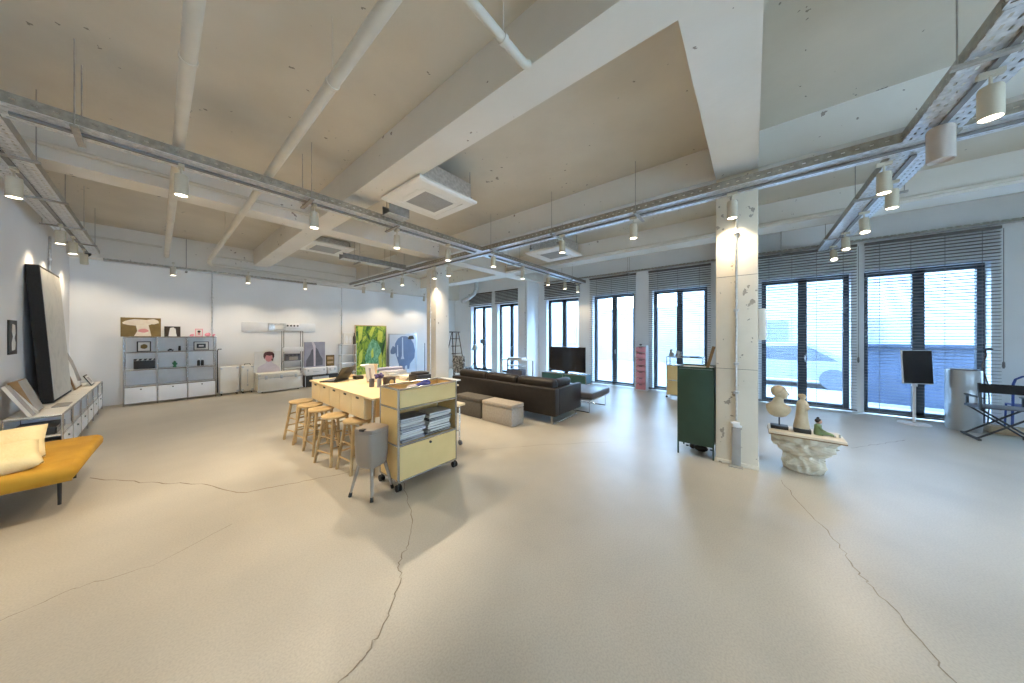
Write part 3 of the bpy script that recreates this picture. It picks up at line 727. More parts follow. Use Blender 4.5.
put('clap_stick', MB().box(-.355, -.04, SY - .004, SY + .016, s2 + .195, s2 + .235).xf(Matrix.Translation((0, 0, 0))), 'black', cb)
st = MB()
for k in range(4):
    xx = -.32 + k * .072
    st.prism([(xx, s2 + .196), (xx + .03, s2 + .196), (xx + .05, s2 + .234), (xx + .02, s2 + .234)], 'y', SY - .006, SY - .004)
put('stripes', st, 'paper', cb, smooth=False)
tc_ = thing('toy_car', 'dark toy car on the middle shelf of the shelving unit', 'toy', (.20, SY, s1))
put('body', MB().prism([(.15, .012), (.25, .012), (.25, .03), (.225, .034), (.21, .055), (.18, .055), (.165, .034), (.15, .03)], 'y', SY, SY + .05).xf(Matrix.Translation((0, 0, s1))), 'black', tc_)
for xx in (.17, .23): put('wheel', MB().tube([(xx, SY - .004, s1 + .012), (xx, SY + .054, s1 + .012)], .012, 10), 'rubber', tc_)
tag(put('lens_barrel', MB().lathe([(.02, 0), (.023, .01), (.023, .07), (.02, .08), (.02, .12), (.015, .122)], (.345, SY, s1), 16), 'black'), 'short black lens standing right of the toy car in the shelving unit', 'lens')
tag(put('cactus_ornament', MB().lathe([(.03, 0), (.03, .03), (.018, .035), (.026, .06), (.028, .10), (.018, .14), (.006, .155)], (.265, SY, s2), 14).tube([(.27, SY, s2 + .06), (.30, SY, s2 + .065), (.302, SY, s2 + .10)], .009, 8).tube([(.26, SY, s2 + .08), (.232, SY, s2 + .085), (.23, SY, s2 + .115)], .009, 8), 'cactus'), 'green cactus ornament in the middle of the shelving unit', 'ornament')
for xx, lb in ((.67, 'left black bottle on the right shelf of the shelving unit'), (.735, 'right black bottle on the right shelf of the shelving unit')):
    t = thing('black_bottle', lb, 'bottle', (xx, SY, s2), 0, 'black bottles in the shelving unit')
    put('body', MB().lathe([(.026, 0), (.028, .005), (.028, .12), (.02, .14), (.012, .15)], (xx, SY, s2), 14), 'black', t)
    put('cap', MB().lathe([(.017, .15), (.019, .16), (.019, .19), (.013, .2)], (xx, SY, s2), 14), 'white', t)
tag(put('white_ornament', MB().box(.40, .58, SY, SY + .05, s1 + .085, s1 + .10).box(.48, .50, SY, SY + .05, s1, s1 + .085), 'white'), 'thin white stand on the middle shelf beside the cassette picture', 'ornament')

# ------------------------------------------------------------------ cases along the back wall
def suitcase(label, x0, x1, y0, y1, hh, m, handle, ribs=False):
    t = thing('suitcase', label, 'suitcase', ((x0 + x1) / 2, (y0 + y1) / 2, 0))
    put('shell', MB().box(x0, x1, y0, y1, .05, hh, .03, None, 3), m, t)
    tr = MB()
    tr.box(x0 - .004, x1 + .004, (y0 + y1) / 2 - .012, (y0 + y1) / 2 + .012, .045, hh + .004, .003)
    for xx in (x0 + .03, x1 - .03):
        tr.rbox(xx, y0 - .002, .09, .05, .015, .05, None, .005); tr.rbox(xx, y0 - .002, hh - .05, .05, .015, .04, None, .005)
    put('trim', tr, 'steel', t)
    for xx in (x0 + .04, x1 - .04):
        for yy in (y0 + .04, y1 - .04): put('wheel', MB().tube([(xx - .012, yy, .026), (xx + .012, yy, .026)], .026, 12), 'rubber', t)
    if handle:
        put('pull_handle', MB().tube([(x0 - .02, y1 - .05, .06), (x0 - .02, y1 - .05, 1.18), (x0 - .005, y1 - .05, 1.22), (x0 + .06, y1 - .05, 1.22)], .011, 8), 'black', t)
    else:
        put('carry_handle', MB().tube([(x0 + .07, y0 + .03, hh), (x0 + .07, y0 + .03, hh + .03), (x1 - .07, y0 + .03, hh + .03), (x1 - .07, y0 + .03, hh)], .01, 8), 'black', t)
    return t
suitcase('white suitcase with a tall black pull handle beside the shelving unit', 1.03, 1.41, 10.78, 11.05, .765, 'white_warm', True)
t = suitcase('white trunk standing upright with metal corners, right of the wheeled suitcase', 1.45, 1.71, 10.78, 11.08, .77, 'white_warm', False)
put('latch', MB().rbox(1.58, 10.772, .62, .03, .014, .06).rbox(1.58, 10.772, .22, .03, .014, .06).rbox(1.58, 10.774, .42, .012, .008, .3), 'steel', t)
fc = thing('flight_case', 'large white flight case with metal edges before the back wall', 'case', (2.22, 10.6, 0))
put('box', MB().box(1.74, 2.74, 10.34, 10.86, .035, .40, .012), 'white_warm', fc)
put('lid', MB().box(1.74, 2.74, 10.34, 10.86, .405, .53, .014), 'white_warm', fc)
e = MB()
for z in (.40,): e.box(1.733, 2.747, 10.333, 10.867, z - .006, z + .012)
for xx in (1.74, 2.74):
    e.box(xx - .008, xx + .008, 10.332, 10.345, .035, .53)
e.box(1.735, 2.745, 10.332, 10.345, .035, .05)
for xx in (1.76, 2.72):
    for z in (.06, .5): e.rbox(xx, 10.336, z, .07, .02, .06, None, .008)
put('edge_trim', e, 'galv', fc)
for xx in (1.9, 2.24, 2.58): put('latch', MB().rbox(xx, 10.330, .42, .06, .014, .09, None, .004), 'steel', fc)
for xx in (1.83, 2.65):
    for yy in (10.42, 10.78): put('caster', MB().tube([(xx - .015, yy, .018), (xx + .015, yy, .018)], .018, 10), 'rubber', fc)
pr = thing('portrait_print', 'square portrait print of a red haired person on white, on the flight case', 'picture', (2.02, 10.80, .53))
put('board', MB().box(1.73, 2.32, 10.80, 10.815, .53, 1.13), 'paper', pr)
def motif(par, poly, y, mm, d=.003): put('motif', MB().prism(poly, 'y', y - d, y), mm, par, smooth=False)
motif(pr, [(1.78, .535), (1.80, .68), (1.88, .74), (1.97, .79), (1.985, .86), (2.10, .86), (2.115, .79), (2.20, .74), (2.28, .66), (2.31, .535)], 10.80, 'lilac')
motif(pr, blob(2.045, .94, .085, .115, 18, .04, 9), 10.7965, 'rose')
motif(pr, [(1.945, .90), (1.92, .98), (1.925, 1.06), (1.965, 1.11), (2.05, 1.125), (2.125, 1.105), (2.165, 1.05), (2.165, .97), (2.14, .89), (2.125, .97), (2.115, 1.015), (2.06, 1.00), (1.985, 1.02), (1.965, .97)], 10.794, 'redhair')
motif(pr, blob(2.12, .88, .018, .035, 10, .1, 4), 10.794, 'redhair')
# open steel stand with equipment
es = thing('equipment_stand', 'grey open stand with shelves of equipment behind the flight case', 'shelf', (2.66, 11.0, .0))
f = MB()
for xx in (2.42, 2.90):
    for yy in (10.92, 11.14): f.tube([(xx, yy, 0), (xx, yy, 1.72)], .010, 8)
f.tube([(2.42, 10.92, 1.72), (2.90, 10.92, 1.72)], .01, 8)
put('frame', f, 'galv_dark', es)
for z in (.56, .78, 1.20): put('shelf_panel', MB().box(2.42, 2.90, 10.92, 11.14, z, z + .025, .004), 'shelfgrey', es)
put('fascia', MB().box(2.41, 2.91, 10.905, 10.918, 1.09, 1.225, .004), 'white', es)
mm_ = thing('grey_amplifier', 'dark grey amplifier on the equipment stand behind the flight case', 'amplifier', (2.68, 11.0, .805))
put('case', MB().box(2.46, 2.86, 10.95, 11.12, .805, 1.02, .006), 'greyink', mm_)
put('front_plate', MB().box(2.56, 2.78, 10.944, 10.95, .83, .93), 'greypaper', mm_)
for k in range(4): put('knob', MB().tube([(2.50 + k * .1, 10.95, .98), (2.50 + k * .1, 10.93, .98)], .018, 10), 'black', mm_)
# grey wall rail
rl = thing('wall_rail', 'long grey metal panel fixed to the back wall above the flight case', 'wall panel', (2.42, YB - .02, 1.7))
put('panel', MB().box(1.52, 3.33, YB - .03, YB, 1.70, 1.97, .004), 'shelfgrey', rl)
put('front_box', MB().box(2.10, 2.52, YB - .07, YB - .03, 1.72, 1.955, .004), 'galv', rl)
put('card', MB().box(2.25, 2.45, YB - .076, YB - .07, 1.78, 1.90), 'paper', rl)
sk = thing('socket_strip', 'white strip of round sockets on the grey wall panel', 'socket', (2.68, YB - .03, 1.80))
put('plate', MB().box(2.53, 2.88, YB - .06, YB - .031, 1.82, 1.965, .005), 'white', sk)
for k in range(4): put('socket_hole', MB().tube([(2.575 + k * .087, YB - .06, 1.89), (2.575 + k * .087, YB - .064, 1.89)], .026, 12), 'black', sk)
# cases & pictures right of the flight case
bc = thing('black_case', 'black low trunk with steel edges behind the table, below two white cases', 'case', (3.3, 10.72, 0))
put('box', MB().box(2.86, 3.78, 10.52, 10.89, .0, .345, .01), 'black', bc)
put('edge_trim', MB().box(2.852, 2.868, 10.512, 10.525, 0, .345).box(3.05, 3.5, 10.512, 10.52, .05, .30), 'steel', bc)
for (a, b, lb) in ((2.88, 3.45, 'wider white case on the black trunk under the grey print'), (3.48, 3.76, 'narrower white case on the black trunk under the small brown picture')):
    t = thing('white_case', lb, 'case', ((a + b) / 2, 10.74, .346), 0, 'white cases on the black trunk')
    put('box', MB().box(a, b, 10.56, 10.92, .346, .57, .02, None, 3), 'white', t)
    put('handle', MB().tube([((a + b) / 2 - .08, 10.56, .47), ((a + b) / 2 - .07, 10.53, .46), ((a + b) / 2 + .07, 10.53, .46), ((a + b) / 2 + .08, 10.56, .47)], .008, 8), 'steel', t)
    for xx in (a + .07, b - .07): put('latch', MB().rbox(xx, 10.556, .50, .04, .012, .06), 'steel', t)
gp = thing('grey_print', 'lilac grey print of two dark mound shapes standing on the white cases', 'picture', (3.2, 10.86, .571))
put('board', MB().box(2.92, 3.50, 10.86, 10.875, .571, 1.375), 'lilacpic', gp)
motif(gp, [(2.97, .60), (2.98, .80), (3.08, .98), (3.12, 1.12), (3.17, 1.16), (3.18, .60)], 10.86, 'greyink')
motif(gp, [(3.23, .60), (3.24, 1.2), (3.30, 1.12), (3.36, .95), (3.43, .82), (3.43, .62)], 10.86, 'greyink')
motif(gp, [(3.18, .60), (3.23, .60), (3.23, 1.25), (3.18, 1.37), (3.12, 1.37), (3.17, 1.2)], 10.859, 'lilac')
bp = shelf_picture('brown_framed_picture', 'small dark brown picture of stacked loaves on the narrow white case', 3.53, 3.78, .571, .935, 'darkwood', 'brownpic', y=10.86, rim=.02, shapes=(([(.15, .6), (.85, .6), (.85, .8), (.15, .85)], 'ash'), ([(.15, .22), (.85, .25), (.85, .42), (.15, .42)], 'ash')))
# wire rack
wr = thing('wire_rack', 'grey wire rack of wide shelves left of the green leaf picture', 'shelf', (4.24, 10.95, 0))
f = MB()
for xx in (4.0, 4.46):
    for yy in (10.82, 11.1): f.tube([(xx, yy, 0), (xx, yy, 1.30)], .012, 8)
put('frame', f, 'shelfgrey', wr)
for z in (.30, .60, .88, 1.24): put('shelf', MB().box(4.0, 4.46, 10.82, 11.1, z, z + .03, .005), 'white' if z != .88 else 'shelfgrey', wr)
rc = shelf_picture('white_relief_picture', 'white print with two pale figures on top of the wire rack', 4.08, 4.42, 1.271, 1.66, 'paper', 'paper', y=10.95, shapes=((blob(.35, .45, .16, .36, seed=8), 'white'), (blob(.7, .42, .12, .34, seed=9), 'white')))
tag(put('dark_bottle', MB().lathe([(.045, 0), (.05, .01), (.05, .25), (.02, .32), (.018, .40), (.01, .405)], (4.44, 10.9, 1.271), 14), 'darkwood'), 'dark brown bottle on top of the wire rack against the white print', 'bottle')
# green leaf picture & blue picture
gl = thing('leaf_picture', 'tall bright green leaf painting leaning on the back wall', 'picture', (5.08, 11.02, 0))
put('frame', MB().box(4.50, 5.665, 11.0, 11.05, 0, 1.96, .004), 'ash', gl)
put('picture', MB().box(4.53, 5.635, 10.995, 11.0, .03, 1.93), 'leafpic', gl, smooth=False)
put('motif', MB().prism([(4.9, .1), (5.35, .1), (5.5, .6), (5.42, 1.1), (5.3, 1.35), (5.12, 1.45), (4.98, 1.25), (4.85, .8)], 'y', 10.992, 10.995), 'leafblue', gl, smooth=False)
for poly in ([(4.60, 1.90), (4.78, 1.90), (4.72, 1.45), (4.62, 1.30)], [(5.10, 1.90), (5.22, 1.90), (5.08, 1.52), (4.98, 1.62)], [(5.34, 1.80), (5.52, 1.72), (5.46, 1.30), (5.30, 1.42)], [(5.06, .98), (5.14, 1.12), (5.16, .80), (5.08, .72)], [(5.34, .75), (5.46, .95), (5.48, .42), (5.38, .30)], [(4.64, .95), (4.76, 1.10), (4.74, .62), (4.62, .50)]):
    put('motif', MB().prism(poly, 'y', 10.989, 10.992), 'lime', gl, smooth=False)
bl = thing('blue_picture', 'large pale framed picture of a slate blue creature leaning on the back wall', 'picture', (6.36, 11.0, 0))
put('frame', MB().box(5.745, 6.99, 10.98, 11.02, .02, 1.65, .004), 'steel', bl)
put('picture', MB().box(5.78, 6.955, 10.975, 10.98, .055, 1.615), 'paleblue', bl, smooth=False)
def bmot(poly, y=10.975, mm='slateblue'): put('motif', MB().prism(poly, 'y', y - .003, y), mm, bl, smooth=False)
bmot([(5.99, .95), (6.0, 1.25), (6.12, 1.45), (6.28, 1.55), (6.48, 1.55), (6.68, 1.46), (6.82, 1.25), (6.89, .95), (6.86, .65), (6.74, .5), (6.66, .42), (6.62, .2), (6.54, .2), (6.52, .36), (6.44, .34), (6.42, .18), (6.34, .18), (6.32, .36), (6.26, .18), (6.2, .2), (6.16, .42), (6.10, .62)])
bmot(blob(5.93, .98, .11, .17, 14, .2, 11))
bmot([(6.30, 1.5), (6.34, 1.5), (6.36, .75), (6.40, .62), (6.24, .62), (6.29, .75)], 10.971, 'paleblue')
bmot([(6.08, .75), (6.14, .72), (6.12, 1.2), (6.09, 1.2)], 10.971, 'paleblue')
# floor lamp
fl = thing('floor_lamp', 'slim lamp with a black dome shade before the blue picture', 'lamp', (6.42, 10.2, 0))
put('base', MB().lathe([(.13, 0), (.13, .015), (.02, .022)], (6.42, 10.2, 0), 20), 'black', fl)
put('pole', MB().tube([(6.42, 10.2, .02), (6.42, 10.2, 1.56), (6.38, 10.2, 1.60), (6.28, 10.2, 1.58)], .009, 8), 'steel', fl)
put('shade', MB().lathe([(.02, .14), (.07, .12), (.105, .06), (.115, 0), (.10, .005), (.06, .09)], (6.24, 10.2, 1.44), 20), 'black', fl)
fs = thing('mic_stand', 'thin dark stand pole right of the blue picture', 'stand', (6.78, 10.1, 0))
put('pole', MB().tube([(6.78, 10.1, .02), (6.78, 10.1, 1.28)], .012, 8), 'black', fs)
put('base', MB().lathe([(.12, 0), (.12, .012), (.02, .03)], (6.78, 10.1, 0), 18), 'black', fs)

# ------------------------------------------------------------------ long table with drawers
TX0, TX1, TY0, TY1, TZ = 1.50, 2.72, 3.22, 5.33, .9
tb = thing('work_table', 'long maple work table with drawers behind the yellow cart', 'table', (2.1, 4.4, 0))
put('tabletop', MB().box(TX0, TX1, TY0, TY1, TZ - .022, TZ, .003), 'maple', tb)
cr_ = MB().box(1.53, 2.1, 3.45, 5.27, .62, .874)
put('drawer_carcass', cr_, 'maple', tb)
for k in range(5):
    a = 3.455 + k * 1.81 / 5; b = a + 1.81 / 5 - .010
    dr = put('drawer', MB().box(1.512, 1.530, a, b, .625, .872, .002), 'maple', tb)
    put('finger_pull', MB().box(1.507, 1.513, (a + b) / 2 - .035, (a + b) / 2 + .035, .842, .862), 'black', dr)
for x, y in ((1.56, 3.33), (2.25, 3.33), (1.56, 5.295), (2.25, 5.295)):
    put('leg', MB().tube([(x, y, .0), (x, y, TZ - .022)], .02, 12), 'chrome', tb)
put('cross_bar', MB().tube([(1.56, 3.33, .16), (2.25, 3.33, .16)], .012, 8).tube([(2.0, 3.33, .16), (2.0, 5.295, .16)], .012, 8).tube([(1.56, 5.295, .16), (2.25, 5.295, .16)], .012, 8), 'chrome', tb)
# laptop
lp = thing('laptop', 'black laptop open on the far left of the maple table', 'laptop', (1.72, 4.93, TZ + .001), R(36))
put('base', MB().box(-.17, .17, -.12, .12, 0, .016, .004), 'black', lp, local=True)
put('keyboard', MB().box(-.15, .15, -.02, .10, .0162, .018), 'greyink', lp, local=True)
put('lid', MB().box(-.17, .17, 0, .010, 0, .235, .003).xf(Matrix.Translation((0, -.11, .016)) @ RX(34)), 'black', lp, local=True)
put('screen', MB().box(-.155, .155, .010, .0115, .015, .225).xf(Matrix.Translation((0, -.11, .016)) @ RX(34)), 'screen', lp, local=True)
tag(put('tablet_stand', MB().box(1.97, 2.09, 4.78, 4.92, TZ + .001, TZ + .055, .008), 'black'), 'small black box beside the laptop on the maple table', 'box')
# easel calendar
ez = thing('table_easel', 'white folded display card standing on the maple table', 'display card', (2.0, 4.42, TZ + .001))
put('front_panel', MB().rbox(0, 0, .13, .13, .008, .27, RX(14)).xf(Matrix.Translation((2.0, 4.36, TZ + .003)) @ RZ(-50)), 'white', ez)
put('back_panel', MB().rbox(0, .06, .13, .13, .008, .27, RX(-14)).xf(Matrix.Translation((2.0, 4.36, TZ + .003)) @ RZ(-50)), 'ash', ez)
put('text_panel', MB().rbox(0, -.006, .13, .03, .004, .17, RX(14)).xf(Matrix.Translation((2.0, 4.36, TZ + .003)) @ RZ(-50)), 'lilacpic', ez)
tag(put('fruit_bowl', MB().lathe([(.05, 0), (.055, .01), (.022, .04), (.022, .15), (.10, .17), (.14, .20), (.135, .205), (.09, .18), (.02, .165)], (2.25, 4.95, TZ + .001), 24), 'white_warm'), 'white footed dish behind the folded card on the maple table', 'dish')
# books and papers on the table
def book(label, cx, cy, z, sx, sy, th, rz, cover, name='book', grp=None, pages='paper'):
    t = thing(name, label, name.replace('_', ' '), (cx, cy, z), R(rz), grp)
    put('cover', MB().box(-sx / 2, sx / 2, -sy / 2, sy / 2, 0, .003).box(-sx / 2, sx / 2, -sy / 2, sy / 2, th - .003, th).box(sx / 2 - .003, sx / 2, -sy / 2, sy / 2, .003, th - .003), cover, t, local=True, smooth=False)
    put('pages', MB().box(-sx / 2 + .004, sx / 2 - .004, -sy / 2 + .004, sy / 2 - .004, .003, th - .003), pages, t, local=True, smooth=False)
    return t
z = TZ + .001
for i, (sx, sy, th, rz, cv) in enumerate(((.42, .32, .04, 8, 'ash'), (.40, .30, .025, -5, 'paper'), (.36, .26, .03, 14, 'white_warm'), (.34, .25, .03, 2, 'lilacpic'))):
    book('%s book from the bottom in the pile beside the purple flowers on the table' % ORD[i], 2.42, 4.5, z, sx, sy, th, rz, cv, grp='pile of books on the table'); z += th + .001
tag(put('rolled_poster', MB().tube([(2.18, 4.62, z + .025), (2.62, 4.56, z + .025)], .024, 12), 'lilacpic'), 'rolled lilac grey poster on top of the pile of books', 'poster')
z = TZ + .001
for i, (th, cv) in enumerate(((.03, 'ash'), (.035, 'paper'))):
    book('%s book lying before the pile near the black box on the table' % ('lower', 'upper')[i], 2.52, 4.18 - .01 * i, z, .24, .20, th, 6 * i, cv, grp='books before the pile'); z += th + .001
tag(put('loose_sheets', MB().box(1.95, 2.12, 5.1, 5.3, TZ + .001, TZ + .03, .003), 'ash'), 'pale brown stack of sheets at the far side of the maple table', 'papers')
vb = thing('dark_pot', 'dark square pot on the near end of the maple table', 'pot', (2.0, 3.82, TZ + .001))
put('pot', MB().box(1.94, 2.06, 3.75, 3.87, TZ + .001, TZ + .13, .006), 'darkwood', vb)
put('emblem', MB().lathe([(.03, 0), (.03, .003)], (0, 0, 0), 16).xf(Matrix.Translation((2.0, 3.748, TZ + .07)) @ RX(90)), 'yellow', vb)
pf = thing('purple_flowers', 'bunch of purple flowers in a slim grey vase left of the dark pot', 'flowers', (1.885, 3.86, TZ + .001))
put('vase', MB().lathe([(.026, 0), (.03, .01), (.03, .10), (.026, .11)], (1.885, 3.86, TZ + .001), 14), 'lilacpic', pf)
bb = MB()
for k in range(16):
    a = k * 2.4; rr_ = .012 + .0028 * k
    bb.ball((1.885 + rr_ * math.cos(a), 3.86 + rr_ * math.sin(a), TZ + .13 + .006 * (k % 9)), .018, 8)
put('blossoms', bb, 'purple', pf)
tag(put('pencil_tin', MB().lathe([(.03, 0), (.032, .004), (.032, .11), (.029, .11), (.028, .01)], (1.83, 3.95, TZ + .001), 16), 'greyink'), 'small dark tin beside the purple flowers on the table', 'tin')
bx = thing('black_printer', 'low black equipment box on the far right corner of the maple table', 'printer', (2.56, 3.86, TZ + .001))
put('body', MB().box(2.40, 2.64, 3.76, 4.0, TZ + .001, TZ + .11, .012), 'black', bx)
put('lid', MB().box(2.42, 2.62, 3.78, 3.98, TZ + .112, TZ + .145, .012), 'blackmatte', bx)

# ------------------------------------------------------------------ yellow rolling cart
cx0, cx1, cy0, cy1 = 1.555, 2.30, 2.775, 3.145
ct = thing('rolling_cart', 'yellow panelled rolling cart with a shelf of magazines, nearest the camera', 'cart', (1.93, 2.96, 0))
zs = (.10, .465, .84, 1.04)
f = MB()
for x in (cx0, cx1):
    for y in (cy0, cy1): f.tube([(x, y, zs[0]), (x, y, zs[3])], .0125, 10)
    for z in zs: f.tube([(x, cy0, z), (x, cy1, z)], .0115, 8)
for z in zs:
    for y in (cy0, cy1): f.tube([(cx0, y, z), (cx1, y, z)], .0115, 8)
put('tube_frame', f, 'chrome', ct)
for z0_, z1_ in zip(zs[:-1], zs[1:]):
    for x in (cx0, cx1): put('side_panel', MB().box(x - .006, x + .006, cy0 + .014, cy1 - .014, z0_ + .013, z1_ - .013), 'yellow', ct)
    put('back_panel', MB().box(cx0 + .014, cx1 - .014, cy1 - .006, cy1 + .006, z0_ + .013, z1_ - .013), 'yellow', ct)
put('front_panel', MB().box(cx0 + .014, cx1 - .014, cy0 - .006, cy0 + .006, zs[2] + .013, zs[3] - .013), 'yellow', ct)
dr = put('drop_door', MB().box(cx0 + .014, cx1 - .014, cy0 - .006, cy0 + .006, zs[0] + .013, zs[1] - .013), 'yellow', ct)
put('knob', MB().tube([((cx0 + cx1) / 2, cy0 - .005, .415), ((cx0 + cx1) / 2, cy0 - .022, .415)], .013, 12), 'black', dr)
for z in zs[:3]: put('shelf_panel', MB().box(cx0 + .012, cx1 - .012, cy0 + .012, cy1 - .012, z - .006, z + .006), 'yellow', ct)
put('tray_divider', MB().box(cx0 + .33, cx0 + .336, cy0 + .01, cy1 - .01, zs[2] + .01, zs[3] - .04), 'yellow', ct)
put('edge_shelf', MB().box(cx1 + .012, cx1 + .10, cy0 + .03, cy1 - .02, zs[3] - .006, zs[3] + .006, .003), 'shelfgrey', ct)
for x, y in ((cx0 + .01, cy0 + .01), (cx1 - .01, cy0 + .01), (cx0 + .01, cy1 - .01), (cx1 - .01, cy1 - .01)):
    w = put('caster', MB().tube([(x, y, zs[0]), (x, y, .062)], .009, 8).box(x - .02, x + .02, y - .012, y + .022, .05, .066, .003), 'black', ct)
    for s in (-1, 1): put('wheel', MB().tube([(x + s * .008, y + .01, .034), (x + s * .024, y + .01, .034)], .034, 16), 'rubber', w)
zz = zs[1] + .0065
for s, (bx0, n_, hx) in enumerate(((cx0 + .185, 13, .30), (cx0 + .54, 14, .32))):
    z = zz
    for i in range(n_):
        th = random.choice((.012, .016, .02, .028)); cv = random.choice(('paper', 'greypaper', 'white_warm', 'black', 'greyink', 'lilacpic', 'darkwood', 'paper'))
        if z + th > zs[2] - .03: break
        book('%s magazine from the bottom in the %s stack inside the yellow cart' % (ORD[i], ('left', 'right')[s]), bx0 + random.uniform(-.012, .012), (cy0 + cy1) / 2 - .02 + random.uniform(-.02, .015), z, hx - random.uniform(0, .04), .26 - random.uniform(0, .03), th, random.uniform(-4, 4), cv, 'magazine', 'magazines in the yellow cart', random.choice(('paper', 'white_warm', 'greypaper')))
        z += th + .0008
tag(put('blue_pouch', MB().ball((1.95, 2.95, 1.0), .075, 16, (1.5, .9, .75)).ball((2.02, 3.0, 1.03), .055, 12, (1.3, .9, .7)), 'blue'), 'dark blue cloth pouch in the open tray of the yellow cart', 'pouch')
tag(put('white_pouch', MB().ball((1.80, 2.92, .985), .075, 16, (1.1, .9, .9)).ball((1.79, 2.92, .91), .07, 12), 'lilac'), 'pale lilac cloth bundle left of the blue pouch in the cart tray', 'cloth')

# ------------------------------------------------------------------ stools
st = thing('wooden_stool', 'x', 'stool', (0, 0, 0), 0, 'wooden stools along the table')
SH = .585
put('seat', MB().lathe([(.13, SH - .034), (.152, SH - .028), (.157, SH - .014), (.152, SH - .002), (.14, SH), (.02, SH - .004)], (0, 0, 0), 32), 'wood', st, local=True)
corn = [(1, 1), (1, -1), (-1, -1), (-1, 1)]
def lp_(c_, z): k = .160 - (.160 - .092) * z / (SH - .034); return (c_[0] * k, c_[1] * k, z)
for c_ in corn: put('leg', MB().tube([lp_(c_, 0), lp_(c_, SH - .032)], [.0165, .0185], 10), 'wood', st, local=True)
for z, pair in ((.15, ((0, 1), (2, 3))), (.21, ((1, 2), (3, 0))), (.33, ((0, 1), (2, 3))), (.39, ((1, 2), (3, 0)))):
    for a, b in pair: put('rung', MB().tube([lp_(corn[a], z), lp_(corn[b], z)], .010, 8), 'wood', st, local=True)
sp = [(1.42, 5.42), (1.43, 5.02), (1.445, 4.63), (1.445, 4.12), (1.535, 3.69)]
lb = ['wooden stool farthest from the camera along the drawer side of the table', 'second wooden stool from the far end of the table', 'middle wooden stool of the five along the table', 'fourth wooden stool from the far end, most fully in view', 'wooden stool nearest the camera, half hidden by the taupe bin']
for i, (x, y) in enumerate(sp):
    if i == 0: st.location = (x, y, 0); st.rotation_euler = (0, 0, R(12)); st['label'] = lb[0]
    else: dup(st, (x, y, 0), R((12, 8, 4, 14, 6)[i]), lb[i])

# ------------------------------------------------------------------ taupe pedal bin on legs
bn = thing('waste_bin', 'taupe bin on four splayed legs before the yellow cart', 'bin', (1.385, 2.99, 0), R(20))
put('body', MB().loft([(0, 0, .27, .07, .07), (0, 0, .28, .10, .10), (0, 0, .31, .125, .125), (0, 0, .37, .134, .134), (0, 0, .62, .140, .140), (0, 0, .625, .138, .138)], 40, 5.5), 'taupe', bn, local=True)
put('lid', MB().loft([(0, 0, .628, .140, .140), (0, 0, .655, .141, .141), (0, 0, .668, .134, .134), (0, 0, .672, .118, .118)], 40, 5.5), 'taupe', bn, local=True)
put('button', MB().box(-.152, -.10, -.03, .03, .655, .678, .005), 'black', bn, local=True)
for sx in (-1, 1):
    for sy in (-1, 1):
        lg = put('leg', MB().tube([(sx * .095, sy * .095, .30), (sx * .15, sy * .15, .035)], [.021, .013], 10), 'taupe', bn, local=True)
        ft = MB().tube([(sx * .1485, sy * .1485, .04), (sx * .156, sy * .156, .0)], [.017, .019], 12)
        fo = put('foot', ft, 'rubber', lg, local=True); fo.location = fo.location - lg.location

bn.scale = (.89, .89, 1)
# low rolling side table right of the cart
sd = thing('rolling_side_table', 'low wood topped rolling table with chrome legs right of the yellow cart', 'side table', (2.68, 3.4, 0))
put('top', MB().box(2.36, 2.86, 3.24, 3.66, .575, .61, .008), 'maple', sd)
f = MB()
for x in (2.42, 2.80):
    for y in (3.30, 3.60): f.tube([(x, y, .07), (x, y, .575)], .012, 8)
f.tube([(2.80, 3.30, .20), (2.80, 3.60, .20)], .008, 8)
put('frame', f, 'chrome', sd)
for x in (2.42, 2.80):
    for y in (3.30, 3.60):
        cz_ = put('caster', MB().tube([(x, y, .072), (x, y, .05)], .012, 8).box(x - .016, x + .016, y - .03, y + .02, .045, .06), 'galv_dark', sd)
        put('wheel', MB().tube([(x - .012, y - .015, .034), (x + .012, y - .015, .034)], .034, 14), 'greyink', cz_)

# ------------------------------------------------------------------ ottomans
for (a, b, c_, e_, m_, lb_) in ((3.88, 4.23, 3.20, 3.94, 'ottograu', 'light grey storage ottoman behind the leather sofa'), (3.90, 4.25, 3.99, 4.75, 'ottodark', 'charcoal storage ottoman left of the light grey one behind the sofa')):
    t = thing('storage_ottoman', lb_, 'ottoman', ((a + b) / 2, (c_ + e_) / 2, 0), 0, 'storage ottomans behind the sofa')
    put('box', MB().box(a + .006, b - .006, c_ + .006, e_ - .006, 0, .30, .012), m_, t)
    put('lid', MB().box(a, b, c_, e_, .303, .38, .02, None, 3), m_, t)

